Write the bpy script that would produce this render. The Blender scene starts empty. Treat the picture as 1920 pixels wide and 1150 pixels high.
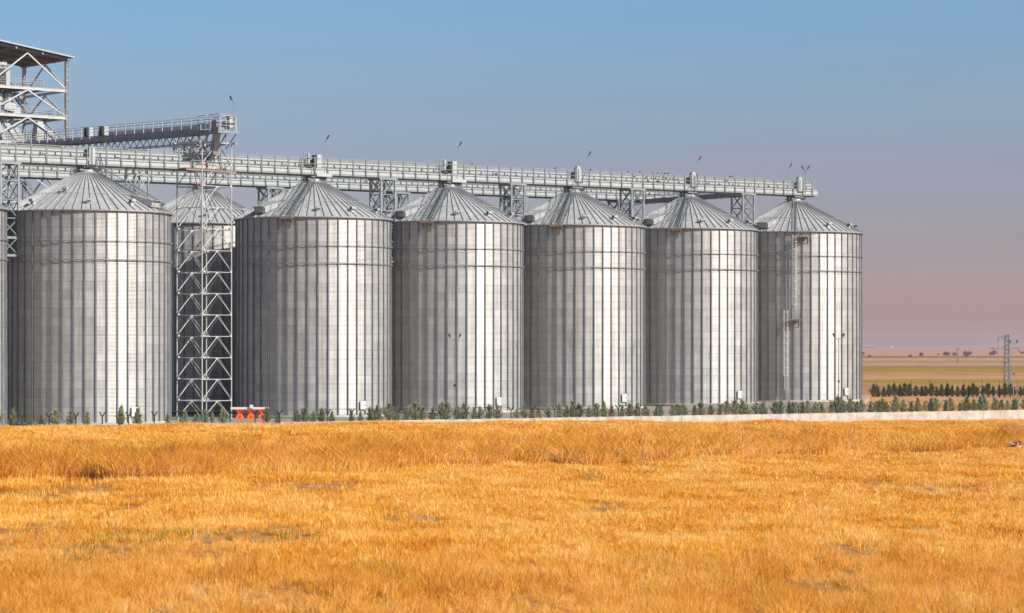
import bpy, math, random
import numpy as np
from mathutils import Vector, Matrix
R_=random.Random(7)
sin,cos,pi,rad=math.sin,math.cos,math.pi,math.radians
S=bpy.context.scene
COL=S.collection
F=4820.0
def P(x,y,Y): return Vector(((x-960)*Y/F, Y, 10+(648-y)*Y/F))
# ---------------------------------------------------------------- helpers
class MB:
    def __init__(s): s.v=[];s.f=[];s.m=[];s.uv={}
    def quad(s,pts,mi=0):
        b=len(s.v); s.v+= [tuple(p) for p in pts]; s.f.append(tuple(range(b,b+len(pts)))); s.m.append(mi)
    def box(s,c,d,rz=0,mi=0,M=None):
        x,y,z=d[0]/2,d[1]/2,d[2]/2
        A=Matrix.Translation(Vector(c))@(M.to_4x4() if M is not None else Matrix.Rotation(rz,4,'Z'))
        b=len(s.v)
        for sx,sy,sz in ((-1,-1,-1),(1,-1,-1),(1,1,-1),(-1,1,-1),(-1,-1,1),(1,-1,1),(1,1,1),(-1,1,1)):
            s.v.append(tuple(A@Vector((sx*x,sy*y,sz*z))))
        for f in ((0,3,2,1),(4,5,6,7),(0,1,5,4),(1,2,6,5),(2,3,7,6),(3,0,4,7)):
            s.f.append(tuple(b+i for i in f)); s.m.append(mi)
    def bar(s,p,q,w,h=None,mi=0,up=(0,0,1)):
        h=h or w; p=Vector(p);q=Vector(q); d=q-p; L=d.length
        if L<1e-6: return
        d.normalize(); u=Vector(up)
        if abs(d.dot(u))>.98: u=Vector((1,0,0))
        sx=d.cross(u).normalized(); sz=sx.cross(d)
        M=Matrix((sx,d,sz)).transposed()
        s.box((p+q)/2,(w,L,h),mi=mi,M=M)
    def tube(s,p,q,r,n=6,mi=0,r2=None):
        r2=r if r2 is None else r2
        p=Vector(p);q=Vector(q); d=(q-p).normalized(); u=Vector((0,0,1))
        if abs(d.dot(u))>.98: u=Vector((1,0,0))
        a=d.cross(u).normalized(); c=a.cross(d); b=len(s.v)
        for k,(o,rr) in enumerate(((p,r),(q,r2))):
            for i in range(n):
                t=2*pi*i/n; s.v.append(tuple(o+a*cos(t)*rr+c*sin(t)*rr))
        for i in range(n):
            j=(i+1)%n; s.f.append((b+i,b+j,b+n+j,b+n+i)); s.m.append(mi)
        s.f.append(tuple(b+i for i in range(n))[::-1]); s.m.append(mi)
        s.f.append(tuple(b+n+i for i in range(n))); s.m.append(mi)
    def lathe(s,prof,n=24,mi=0,c=(0,0,0),cap=True):
        b=len(s.v)
        for r,z in prof:
            for i in range(n):
                t=2*pi*i/n; s.v.append((c[0]+r*cos(t),c[1]+r*sin(t),c[2]+z))
        for k in range(len(prof)-1):
            for i in range(n):
                j=(i+1)%n; s.f.append((b+k*n+i,b+k*n+j,b+(k+1)*n+j,b+(k+1)*n+i)); s.m.append(mi)
        if cap:
            s.f.append(tuple(b+i for i in range(n))[::-1]); s.m.append(mi)
            k=len(prof)-1; s.f.append(tuple(b+k*n+i for i in range(n))); s.m.append(mi)
    def blob(s,c,rx,ry,rz,mi=0,n=8,m=5):
        prof=[(sin(pi*k/m),-cos(pi*k/m)) for k in range(1,m)]
        b=len(s.v)
        for r,z in prof:
            for i in range(n):
                t=2*pi*i/n; s.v.append((c[0]+rx*r*cos(t),c[1]+ry*r*sin(t),c[2]+rz*z))
        for k in range(len(prof)-1):
            for i in range(n):
                j=(i+1)%n; s.f.append((b+k*n+i,b+k*n+j,b+(k+1)*n+j,b+(k+1)*n+i)); s.m.append(mi)
        s.f.append(tuple(b+i for i in range(n))[::-1]); s.m.append(mi)
        k=len(prof)-1; s.f.append(tuple(b+k*n+i for i in range(n))); s.m.append(mi)
    def mesh(s,name,mats):
        me=bpy.data.meshes.new(name); me.from_pydata(s.v,[],s.f)
        for m in (mats if isinstance(mats,(list,tuple)) else [mats]): me.materials.append(m)
        if any(s.m): me.polygons.foreach_set('material_index',s.m)
        me.update(); return me
    def build(s,name,mats,parent=None,loc=(0,0,0),rz=0):
        return link(name,s.mesh(name,mats),parent,loc,rz)
def link(name,me,parent=None,loc=(0,0,0),rz=0):
    o=bpy.data.objects.new(name,me); COL.objects.link(o); o.parent=parent; o.location=loc; o.rotation_euler=(0,0,rz); return o
def tag(o,label=None,cat=None,group=None,kind=None):
    for k,v in (('label',label),('category',cat),('group',group),('kind',kind)):
        if v: o[k]=v
    return o
def thing(name,label,cat,loc=(0,0,0),rz=0,group=None):
    return tag(link(name,None,None,loc,rz),label,cat,group)
def copy_tree(o,parent=None):
    c=o.copy(); COL.objects.link(c); c.parent=parent
    for ch in list(KIDS.get(o.name,[])): copy_tree(ch,c)
    return c
KIDS={}
def index_kids(o):
    KIDS[o.name]=[c for c in COL.objects if c.parent==o]
    for c in KIDS[o.name]: index_kids(c)
# ---------------------------------------------------------------- materials
def mat(name,col,rough=.6,metal=0.0,var=.0,scale=3.0,spec=.5,col2=None,bump=0,trans=None):
    m=bpy.data.materials.new(name); m.use_nodes=True; nt=m.node_tree; b=nt.nodes['Principled BSDF']
    b.inputs['Roughness'].default_value=rough; b.inputs['Metallic'].default_value=metal
    b.inputs['Specular IOR Level'].default_value=spec
    b.inputs['Base Color'].default_value=(*col,1)
    if var or col2:
        tc=nt.nodes.new('ShaderNodeTexCoord'); no=nt.nodes.new('ShaderNodeTexNoise'); no.inputs['Scale'].default_value=scale; no.inputs['Detail'].default_value=6
        nt.links.new(tc.outputs['Object'],no.inputs['Vector'])
        r=nt.nodes.new('ShaderNodeValToRGB'); r.color_ramp.elements[0].position=.32; r.color_ramp.elements[1].position=.68
        c2=col2 or tuple(min(1,c*(1+var)) for c in col); c1=col if col2 else tuple(c*(1-var) for c in col)
        r.color_ramp.elements[0].color=(*c1,1); r.color_ramp.elements[1].color=(*c2,1)
        nt.links.new(no.outputs['Fac'],r.inputs['Fac']); nt.links.new(r.outputs['Color'],b.inputs['Base Color'])
        if bump:
            bp=nt.nodes.new('ShaderNodeBump'); bp.inputs['Strength'].default_value=bump; nt.links.new(no.outputs['Fac'],bp.inputs['Height']); nt.links.new(bp.outputs['Normal'],b.inputs['Normal'])
    return m
M={}
M['steel']=mat('galvanised_steel',(.33,.35,.36),.45,.55,.12,1.5)
M['steel_dark']=mat('weathered_steel',(.20,.22,.25),.55,.4,.15,1.2)
M['lattice']=mat('bright_galvanised_tube',(.40,.41,.41),.5,.25,.08,1.0)
M['beam']=mat('grey_beam',(.22,.245,.26),.5,.35,.12,1.0)
M['post']=mat('gallery_post_steel',(.15,.18,.19),.5,.3,.1,1.0)
M['white']=mat('pale_painted_metal',(.36,.385,.385),.5,.1,.06,2.0)
M['black']=mat('dark_machine',(.02,.022,.025),.5,0,.2,3)
M['rust']=mat('brown_planks',(.24,.17,.12),.8,0,.2,4)
M['red']=mat('red_paint',(.55,.04,.02),.45,0,.15,3)
M['orange']=mat('orange_paint',(.75,.16,.03),.5,0,.2,4)
M['concrete']=mat('pale_concrete',(.36,.31,.26),.9,0,0,.9,col2=(.56,.49,.42),bump=.1)
M['green']=mat('green_post_paint',(.012,.055,.035),.5,0,.1,3)
M['wire']=mat('fence_wire',(.12,.15,.13),.5,.5)
M['bird']=mat('bird_plumage',(.035,.035,.04),.7,0,.2,9)
M['roof_under']=mat('roof_sheet',(.20,.21,.23),.5,.3,.15,.8)
M['lamp_head']=mat('lamp_housing',(.10,.05,.05),.5,.2,.2,5)
M['bark']=mat('bark',(.12,.085,.06),.9,0,.2,8)
M['ink']=mat('dark_lettering',(.01,.01,.015),.6)
M['white_bin']=mat('white_gloss_paint',(.62,.62,.6),.4)

def galv(name,base,roof=False):
    m=bpy.data.materials.new(name); m.use_nodes=True; nt=m.node_tree; b=nt.nodes['Principled BSDF']; L=nt.links.new; N=nt.nodes.new
    uv=N('ShaderNodeUVMap'); br=N('ShaderNodeTexBrick')
    br.inputs['Scale'].default_value=1; br.inputs['Brick Width'].default_value=2.0; br.inputs['Row Height'].default_value=1.0
    br.inputs['Mortar Size'].default_value=.025 if not roof else .0; br.inputs['Mortar Smooth'].default_value=.3; br.offset=.5
    br.inputs['Color1'].default_value=(*[c*.86 for c in base],1); br.inputs['Color2'].default_value=(*[min(1,c*1.08) for c in base],1)
    br.inputs['Mortar'].default_value=(*[c*.55 for c in base],1); br.inputs['Bias'].default_value=.2
    L(uv.outputs['UV'],br.inputs['Vector'])
    no=N('ShaderNodeTexNoise'); no.inputs['Scale'].default_value=.9; no.inputs['Detail'].default_value=8; no.inputs['Roughness'].default_value=.65
    oi=N('ShaderNodeObjectInfo'); tc=N('ShaderNodeTexCoord'); ad=N('ShaderNodeVectorMath'); ad.operation='ADD'
    mp=N('ShaderNodeMapping'); mp.inputs['Scale'].default_value=(1,1,.35)
    L(tc.outputs['Object'],mp.inputs['Vector']); L(mp.outputs['Vector'],ad.inputs[0]); L(oi.outputs['Location'],ad.inputs[1]); L(ad.outputs['Vector'],no.inputs['Vector'])
    r=N('ShaderNodeValToRGB'); r.color_ramp.elements[0].position=.3; r.color_ramp.elements[0].color=(.80,.80,.79,1); r.color_ramp.elements[1].position=.7; r.color_ramp.elements[1].color=(1.04,1.04,1.05,1)
    L(no.outputs['Fac'],r.inputs['Fac'])
    mx=N('ShaderNodeMix'); mx.data_type='RGBA'; mx.blend_type='MULTIPLY'; mx.inputs['Factor'].default_value=1
    L(br.outputs['Color'],mx.inputs['A']); L(r.outputs['Color'],mx.inputs['B']); L(mx.outputs['Result'],b.inputs['Base Color'])
    b.inputs['Metallic'].default_value=.47 if not roof else .35
    mr=N('ShaderNodeMapRange'); mr.inputs['To Min'].default_value=.48 if not roof else .4; mr.inputs['To Max'].default_value=.66 if not roof else .55
    ca=N('ShaderNodeSeparateColor'); L(br.outputs['Color'],ca.inputs[0]); am=N('ShaderNodeMath'); am.operation='MULTIPLY_ADD'; L(ca.outputs[0],am.inputs[0]); am.inputs[1].default_value=2.2; am.inputs[2].default_value=-1.2
    av=N('ShaderNodeMath'); av.operation='MULTIPLY_ADD'; L(no.outputs['Fac'],av.inputs[0]); av.inputs[1].default_value=.7; L(am.outputs[0],av.inputs[2])
    L(av.outputs[0],mr.inputs['Value']); L(mr.outputs['Result'],b.inputs['Roughness'])
    # faint brownish run-off streaks down the sheets
    ms=N('ShaderNodeMapping'); ms.inputs['Scale'].default_value=(1.6,1.6,.05); L(tc.outputs['Object'],ms.inputs['Vector']); a2=N('ShaderNodeVectorMath'); a2.operation='ADD'; L(ms.outputs[0],a2.inputs[0]); L(oi.outputs['Location'],a2.inputs[1])
    n2=N('ShaderNodeTexNoise'); n2.inputs['Scale'].default_value=1.3; n2.inputs['Detail'].default_value=5; L(a2.outputs[0],n2.inputs['Vector'])
    r3=N('ShaderNodeValToRGB'); r3.color_ramp.elements[0].position=.36; r3.color_ramp.elements[0].color=(.80,.74,.66,1); r3.color_ramp.elements[1].position=.56; r3.color_ramp.elements[1].color=(1,1,1,1); L(n2.outputs['Fac'],r3.inputs['Fac'])
    m3=N('ShaderNodeMix'); m3.data_type='RGBA'; m3.blend_type='MULTIPLY'; m3.inputs['Factor'].default_value=.65; L(mx.outputs['Result'],m3.inputs['A']); L(r3.outputs['Color'],m3.inputs['B']); L(m3.outputs['Result'],b.inputs['Base Color'])
    return m
M['galv']=galv('corrugated_galvanised_sheet',(.445,.445,.438))
M['galv_roof']=galv('galvanised_roof_sheet',(.52,.53,.535),True)
M['rib']=mat('shaded_stiffener_steel',(.20,.22,.24),.5,.5,.15,.8)  # shade on the rib sides is put into this darker colour
M['seam']=mat('roof_seam_steel',(.30,.32,.34),.5,.4,.15,.8)

# ---------------------------------------------------------------- camera, light, sky
cam=bpy.data.cameras.new('camera'); co=bpy.data.objects.new('camera',cam); COL.objects.link(co); S.camera=co
co.location=(0,0,10); co.rotation_euler=(pi/2,0,0); cam.sensor_width=36; cam.lens=F/1920*36; cam.shift_y=73/1920; cam.clip_end=60000; cam.clip_start=1; cam.dof.use_dof=True; cam.dof.focus_distance=340; cam.dof.aperture_fstop=2.2
AZ,EL=rad(60),rad(33)
sv=Vector((sin(AZ)*cos(EL),-cos(AZ)*cos(EL),sin(EL)))
sun=bpy.data.lights.new('sun','SUN'); so=bpy.data.objects.new('sun',sun); COL.objects.link(so)
sun.energy=4.7; sun.angle=rad(.55); sun.color=(1,.93,.82); so.rotation_euler=sv.to_track_quat('Z','Y').to_euler(); so.location=(0,0,80)
w=bpy.data.worlds.new('World'); S.world=w; w.use_nodes=True; nt=w.node_tree; nt.nodes.clear(); N=nt.nodes.new; L=nt.links.new
out=N('ShaderNodeOutputWorld'); bg=N('ShaderNodeBackground'); sky=N('ShaderNodeTexSky')
sky.sky_type='NISHITA'; sky.sun_disc=False; sky.sun_elevation=EL; sky.sun_rotation=math.atan2(sv.x,sv.y)
sky.altitude=900; sky.air_density=1.0; sky.dust_density=1.5; sky.ozone_density=2.0
# the dusty mauve belt that hangs over the plain, a function of elevation only
tc=N('ShaderNodeTexCoord'); sx=N('ShaderNodeSeparateXYZ'); L(tc.outputs['Generated'],sx.inputs[0])
mr=N('ShaderNodeMapRange'); mr.inputs['From Min'].default_value=0; mr.inputs['From Max'].default_value=.4; L(sx.outputs['Z'],mr.inputs['Value'])
rp=N('ShaderNodeValToRGB'); L(mr.outputs['Result'],rp.inputs['Fac'])
TINT=[(0,(.82,.54,.58)),(.03,(.80,.53,.59)),(.1025,(.64,.49,.615)),(.18,(.63,.555,.65)),(.2575,(.63,.69,.765)),(.325,(.581,.757,.874)),(.55,(.75,.82,.88)),(1,(.85,.88,.9))]
rp.color_ramp.interpolation='B_SPLINE'; e=rp.color_ramp.elements
while len(e)<len(TINT): e.new(.5)
for i,(p,c) in enumerate(TINT): e[i].position=p; e[i].color=(*c,1)
mx=N('ShaderNodeMix'); mx.data_type='RGBA'; mx.blend_type='MULTIPLY'; mx.inputs['Factor'].default_value=1
L(sky.outputs['Color'],mx.inputs['A']); L(rp.outputs['Color'],mx.inputs['B']); cm=N('ShaderNodeMapping'); cm.inputs['Scale'].default_value=(1.5,1.5,14); cm.inputs['Rotation'].default_value=(.03,.05,.4); L(tc.outputs['Generated'],cm.inputs['Vector'])
cn=N('ShaderNodeTexNoise'); cn.inputs['Scale'].default_value=3; cn.inputs['Detail'].default_value=6; cn.inputs['Roughness'].default_value=.6; L(cm.outputs[0],cn.inputs['Vector'])
cr=N('ShaderNodeMapRange'); cr.inputs['From Min'].default_value=.4; cr.inputs['From Max'].default_value=.75; cr.inputs['To Min'].default_value=0; cr.inputs['To Max'].default_value=.10; L(cn.outputs['Fac'],cr.inputs['Value'])
m4=N('ShaderNodeMix'); m4.data_type='RGBA'; L(cr.outputs['Result'],m4.inputs['Factor']); L(mx.outputs['Result'],m4.inputs['A']); m4.inputs['B'].default_value=(4.6,4.4,4.5,1); L(m4.outputs['Result'],bg.inputs['Color'])
bg.inputs['Strength'].default_value=.087; L(bg.outputs[0],out.inputs['Surface'])
S.view_settings.view_transform='Standard'; S.view_settings.look='None'; S.view_settings.exposure=.55; S.view_settings.gamma=1
S.cycles.max_bounces=6; S.cycles.glossy_bounces=3; S.cycles.diffuse_bounces=2; S.cycles.transmission_bounces=2; S.cycles.sample_clamp_indirect=4

# ---------------------------------------------------------------- row frame
UX,UY=18.41,15.4; PITCH=math.hypot(UX,UY); TH=math.atan2(UY,UX); CT,ST=cos(TH),sin(TH)
def W(k,p=0,z=0): return Vector((-27.55+UX*k-ST*p, 357+UY*k+CT*p, z))
def base(k): return .19*(k+1.5)
# ---------------------------------------------------------------- silos
NC=48; RW=10.7; HE=27.1
def A(az,r,z=0): a=rad(az); return Vector((sin(a)*r,-cos(a)*r,z))
def silo_wall():
    s=MB(); pitch=.17; seg=5; rows=int(HE/(pitch/seg)); dz=HE/rows; amp=.0095
    import itertools
    uv=[]
    ang=[2*pi*i/NC-pi/2 for i in range(NC+1)]
    zs=[i*dz for i in range(rows+1)]
    rr=[RW+amp*sin(2*pi*z/pitch) for z in zs]
    V=np.zeros((NC,rows+1,2,3))
    for c in range(NC):
        for e_ in (0,1):
            a=ang[c+e_]
            V[c,:,e_,0]=np.array(rr)*cos(a); V[c,:,e_,1]=np.array(rr)*sin(a); V[c,:,e_,2]=zs
    verts=V.reshape(-1,3).tolist()
    faces=[];uvs=[]
    for c in range(NC):
        o=c*(rows+1)*2
        for i in range(rows):
            a=o+i*2; faces.append((a,a+1,a+3,a+2)); v0=zs[i]/HE*24; v1=zs[i+1]/HE*24
            uvs+=[c,v0,c+1,v0,c+1,v1,c,v1]
    n0=len(faces)
    s.v=verts; s.f=faces; s.m=[0]*n0
    # stiffeners: hat section posts bolted over every panel joint, narrower above each splice
    for c in range(NC):
        a=ang[c]; d=Vector((cos(a),sin(a),0)); t=Vector((-sin(a),cos(a),0))
        for (z0,z1,wd,dp) in ((0,9.2,.25,.17),(9.2,18.3,.23,.15),(18.3,HE-.02,.21,.13)):
            M3=Matrix((t,d,Vector((0,0,1)))).transposed()
            s.box(d*(RW+dp/2)+Vector((0,0,(z0+z1)/2)),(wd*.62,dp,z1-z0-.01),M=M3,mi=1)
            for q in (-1,1): s.box(d*(RW+.022)+t*q*(wd*.31+.03)+Vector((0,0,(z0+z1)/2)),(.06,.02,z1-z0-.02),M=M3,mi=1)
    me=s.mesh('wall',[M['galv'],M['rib']])
    ul=me.uv_layers.new(name='UVMap'); arr=np.zeros(len(me.loops)*2); arr[:len(uvs)]=uvs; ul.data.foreach_set('uv',arr)
    return me
NR=60; R0,RT=11.05,1.55; ZT=32.3
def roofz(r): return HE+.02+(R0-r)*(ZT-HE)/(R0-RT)
def silo_roof():
    s=MB(); uvs=[]
    for i in range(NR):
        a0=2*pi*i/NR; a1=2*pi*(i+1)/NR
        segs=[R0,8.0,4.8,RT]
        for j in range(3):
            ra,rb=segs[j],segs[j+1]
            p=[(cos(a0)*ra,sin(a0)*ra,roofz(ra)-j*0.0),(cos(a1)*ra,sin(a1)*ra,roofz(ra)),(cos(a1)*rb,sin(a1)*rb,roofz(rb)),(cos(a0)*rb,sin(a0)*rb,roofz(rb))]
            s.quad(p,0); h=(i*7919%13)/13*9; uvs+=[i*2+.1,j+.1]*1+[i*2+1.9,j+.1]+[i*2+1.9,j+.9]+[i*2+.1,j+.9]
    n=len(s.f)
    for i in range(NR):
        a=2*pi*i/NR; d=Vector((cos(a),sin(a),0))
        s.bar(d*(R0+.03)+Vector((0,0,roofz(R0)+.05)),d*(RT+.0)+Vector((0,0,roofz(RT)+.05)),.07,.13,mi=1)
    # folded eave strip and soffit
    for i in range(NR):
        a0=2*pi*i/NR; a1=2*pi*(i+1)/NR
        s.quad([(cos(a0)*(R0+.002),sin(a0)*(R0+.002),roofz(R0)-.14),(cos(a1)*(R0+.002),sin(a1)*(R0+.002),roofz(R0)-.14),(cos(a1)*(R0+.002),sin(a1)*(R0+.002),roofz(R0)-.002),(cos(a0)*(R0+.002),sin(a0)*(R0+.002),roofz(R0)-.002)],1)
    me=s.mesh('roof',[M['galv_roof'],M['seam']])
    ul=me.uv_layers.new(name='UVMap'); arr=np.zeros(len(me.loops)*2); arr[:len(uvs)]=uvs; ul.data.foreach_set('uv',arr)
    return me
def ring_mesh(r,z,t):
    s=MB()
    for i in range(NC):
        a0=2*pi*i/NC-pi/2; a1=2*pi*(i+1)/NC-pi/2
        s.tube((cos(a0)*r,sin(a0)*r,z),(cos(a1)*r,sin(a1)*r,z),t,6)
        s.box((cos(a0)*(r-.03),sin(a0)*(r-.03),z),(.16,.14,.2),rz=a0)
    return s
ME={}
ME['wall']=silo_wall(); ME['roof']=silo_roof()
s=MB(); s.lathe([(RW+.35,0),(RW+.35,.28),(RW-.1,.281)],48); ME['foundation']=s.mesh('foundation_ring',M['concrete'])
ME['ring1']=ring_mesh(RW+.24,HE-3.85,.055).mesh('wind_ring',M['beam']); ME['ring2']=ring_mesh(RW+.24,HE-6.28,.055).mesh('wind_ring',M['beam'])
s=MB(); s.lathe([(RT+.14,ZT-.12),(RT+.14,ZT+.04),(.95,ZT+.32),(.95,ZT+.5)],30); ME['cap']=s.mesh('roof_cap',M['galv_roof'])
s=MB()
for i in range(NR):
    a0=2*pi*i/NR; a1=2*pi*(i+1)/NR; s.tube((cos(a0)*7.2,sin(a0)*7.2,roofz(7.2)+.22),(cos(a1)*7.2,sin(a1)*7.2,roofz(7.2)+.22),.028,4)
    if i%2==0: s.tube((cos(a0)*7.2,sin(a0)*7.2,roofz(7.2)),(cos(a0)*7.2,sin(a0)*7.2,roofz(7.2)+.22),.025,4)
ME['roofring']=s.mesh('safety_ring',M['lattice'])
def at_az(mb,az,r,z): # local frame: x tangential, y outward, z up  -> transform MB in place
    a=rad(az); t=Vector((cos(a),sin(a),0)); d=Vector((sin(a),-cos(a),0))
    mb.v=[tuple(t*v[0]+d*(v[1]+r)+Vector((0,0,v[2]+z))) for v in mb.v]; return mb
SL=(ZT-HE)/(R0-RT)
def vent_me(az,r):
    s=MB(); s.box((0,0,.12),(.5,.5,.5)); s.box((.02,.22,.5),(.66,.62,.30)); s.quad([(-.30,.535,.37),(.34,.535,.37),(.34,.535,.62),(-.30,.535,.62)],0)
    s.box((-.32,.2,.42),(.02,.5,.25),mi=1)  # thin black plate paints the shade on the vent's left side
    return at_az(s,az,r,roofz(r)).mesh('roof_vent',[M['white'],M['black']])
def hatch_me(az):
    s=MB(); r=8.6
    x=1.05
    # hooded spout box that overhangs the eave, open underneath
    top=[(-x,-1.2,.55+.35),(x,-1.2,.9),(x,1.9,.1),(-x,1.9,.1)]
    bot=[(-x,-.9,.35),(x,-.9,.35),(x,1.75,-.75),(-x,1.75,-.75)]
    s.quad(top,0); s.quad([top[0],bot[0],bot[3],top[3]],0); s.quad([top[1],top[2],bot[2],bot[1]],0); s.quad([top[2],top[3],bot[3],bot[2]],0); s.quad([top[0],top[1],bot[1],bot[0]],0); s.quad(bot[::-1],1)
    s.box((0,2.0,.1),(1.9,.5,.06)); 
    return at_az(s,az,r,roofz(r)).mesh('roof_hatch',[M['white'],M['rust']])
def hatch_rail_me(az):
    s=MB()
    for x in (-1.15,1.15):
        for h in (.55,1.05): s.tube((x,-2.2,2.2*SL+h),(x,2.3,-2.3*SL+h),.03,5)
        for y in (-2.2,-.7,.8,2.3): s.tube((x,y,-y*SL),(x,y,-y*SL+1.05),.03,5)
    return at_az(s,az,8.6,roofz(8.6)).mesh('hatch_railing',M['beam'])
def platform_me(az,z,wd=1.75,dp=1.1):
    s=MB(); 
    s.box((0,dp/2,-.06),(wd,dp,.10),mi=0); s.box((0,dp-.03,-.18),(wd,.06,.22),mi=1)
    for x in (-wd/2+.1,0,wd/2-.1): s.bar((x,0,-1.0),(x,dp-.1,-.15),.09,mi=1)
    for x in (-wd/2+.1,wd/2-.1): s.bar((x,.04,-1.1),(x,.04,-.1),.09,mi=1)
    return at_az(s,az,RW+.12,z).mesh('eave_platform',[M['rust'],M['rust']])
def platform_rail(az,z,wd=1.75,dp=1.1,gap=True):
    s=MB()
    for h in (.4,.75,1.1):
        s.tube((-wd/2,dp-.04,h),(wd/2,dp-.04,h),.026,5)
        for x in (-wd/2,wd/2): s.tube((x,.0,h),(x,dp-.04,h),.026,5)
    for x in (-wd/2,0,wd/2): s.tube((x,dp-.04,0),(x,dp-.04,1.1),.03,5)
    for x in (-wd/2,wd/2): s.tube((x,0,0),(x,0,1.1),.03,5)
    return at_az(s,az,RW+.12,z).mesh('railing',M['beam'])
def roof_ladder_me(az,wd=.75,rails=True,dbl=True):
    s=MB(); off=[-.55,.45] if dbl else [0]
    r0,r1=R0-.1,RT+.3
    for o in off:
        for x in (-wd/2+o,wd/2+o): s.bar((x,0,.16),(x,-(r0-r1),(r0-r1)*SL+.16),.05,.09)
        n=int((r0-r1)/.66)
        for i in range(n): y=-(i+.5)*.66; s.bar((-wd/2+o,y,-y*SL+.2),(wd/2+o,y,-y*SL+.2),.12,.05,up=(0,0,1))
    if rails:
        for x in (off[0]-wd/2-.05,off[-1]+wd/2+.05):
            s.tube((x,0,1.05),(x,-(r0-r1),(r0-r1)*SL+1.05),.04,5); s.tube((x,0,.6),(x,-(r0-r1),(r0-r1)*SL+.6),.02,5)
            for i in range(9): y=-i*(r0-r1)/8; s.tube((x,y,-y*SL),(x,y,-y*SL+1.05),.024,5)
        for x in (off[0]-wd/2-.05,off[-1]+wd/2+.05):
            s.bar((x,-(r0-r1)+.6,(r0-r1)*SL-.1),(x,-(r0-r1)-.1,(r0-r1)*SL+2.3),.09)
    return at_az(s,az,r0,roofz(r0)).mesh('roof_ladder',M['post'])
def wall_ladder_me(az,z0,z1,name='ladder'):
    s=MB(); y=.38
    for x in (-.26,.26): s.bar((x,y,z0),(x,y,z1),.09,.07)
    z=z0
    while z<z1: s.tube((-.24,y,z),(.24,y,z),.02,4); z+=.3
    z=z0+2.2; 
    while z<z1:
        pts=[(.38*sin(t),y+.32+.36*-cos(t)*-1*1.0,z) for t in [(-.75+1.5*i/6)*pi for i in range(7)]]
        for a,b in zip(pts,pts[1:]): s.tube(a,b,.035,4)
        s.bar((-.24,0,z),(-.24,y,z),.05); s.bar((.24,0,z),(.24,y,z),.05)
        z+=1.25
    for t in (-.5,-.2,.2,.5): s.tube((.38*sin(t*pi),y+.32+.36*cos(t*pi),z0+2.2),(.38*sin(t*pi),y+.32+.36*cos(t*pi),z1),.022,4)
    return at_az(s,az,RW+.1,0).mesh(name,M['white_bin'])
s=MB(); s.box((0,.22,1.3),(.85,.1,1.15)); s.box((0,.285,1.3),(.7,.03,1.0)); s.box((.22,.31,1.3),(.06,.05,.25),mi=1); at_az(s,42,RW,.3); ME['door']=s.mesh('access_door',[M['white_bin'],M['black']])
def inlet_me():
    s=MB(); s.box((0,0,ZT+1.0),(2.1,1.9,.55),rz=TH,mi=0); s.box((CT*.9+.0,ST*.9-.35,ZT+.72),(1.7,1.3,.55),rz=TH,mi=1); s.box((-CT*.7,-ST*.7-.2,ZT+.55),(1.3,1.1,.75),rz=TH,mi=1); s.box((0,0,ZT+.42),(3.2,1.6,.14),rz=TH,mi=0)
    for q in (-1.4,-.5,.5,1.4): s.bar((CT*q,ST*q-.9,ZT-.1-.25*abs(q)),(CT*q,ST*q-.9,ZT+1.2),.10,mi=0)
    s.lathe([(.7,ZT+.6),(.5,ZT+.9)],16,mi=1)
    return s.mesh('inlet_chute',[M['steel_dark'],M['black']])
ME['inlet']=inlet_me()
def make_silo(k,p,label,kind,group='front row of grain silos'):
    b=W(k,p,base(k)) if p==0 else W(k,p,base(k)+.2)
    t=thing('grain_silo',label,'silo',b,0,group)
    for n,key in (('wall','wall'),('roof','roof'),('foundation_ring','foundation'),('wind_ring','ring1'),('wind_ring','ring2'),('roof_cap','cap'),('safety_ring','roofring'),('inlet_chute','inlet'),('access_door','door')):
        link(n,ME[key],t)
    if kind=='A': # stairs in front, hatch left
        if 'v1' not in ME:
            ME['v']=[vent_me(a,9.6) for a in (8.4,37,66,96,-72,130,-130)]; ME['h']=hatch_me(-40); ME['hr']=hatch_rail_me(-40)
            ME['pl']=platform_me(-14,HE-.05); ME['pr']=platform_rail(-14,HE-.05,2.0); ME['rl']=roof_ladder_me(-14); ME['v1']=1
        for v in ME['v']: link('roof_vent',v,t)
        h=link('roof_hatch',ME['h'],t); link('railing',ME['hr'],h)
        pl=link('eave_platform',ME['pl'],t); link('railing',ME['pr'],pl)
        link('roof_ladder',ME['rl'],t)
    elif kind=='B':
        if 'v2' not in ME:
            ME['vb']=[vent_me(a,9.5) for a in (-36,10.6,45,100,-80)]+[vent_me(-15,6.6)]; ME['hb']=hatch_me(66); ME['hbr']=hatch_rail_me(66); ME['rlb']=roof_ladder_me(72,.7,True,False); ME['v2']=1
        for v in ME['vb']: link('roof_vent',v,t)
        h=link('roof_hatch',ME['hb'],t); link('railing',ME['hbr'],h); link('roof_ladder',ME['rlb'],t)
    elif kind=='D':
        for a in (9,52,-40): link('roof_vent',vent_me(a,9.5),t)
        h=link('roof_hatch',hatch_me(66),t)
    else:
        for a in (27,56,84,118,-80): link('roof_vent',vent_me(a,9.6),t)
        h=link('roof_hatch',hatch_me(-36),t); link('railing',hatch_rail_me(-36),h)
        pl=link('eave_platform',platform_me(1.5,HE-.7,1.8,1.2),t); link('railing',platform_rail(1.5,HE-.7,2.2,1.2),pl)
        pl=link('rest_platform',platform_me(-5.5,13.2,1.8,1.2),t); link('railing',platform_rail(-5.5,13.2,2.0,1.2),pl)
        link('roof_ladder',roof_ladder_me(-6.5,.6,False,False),t)
        link('wall_ladder',wall_ladder_me(-6.8,13.2,HE-.6),t); link('wall_ladder',wall_ladder_me(-13.5,2.0,14.6),t)
    return t
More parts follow.
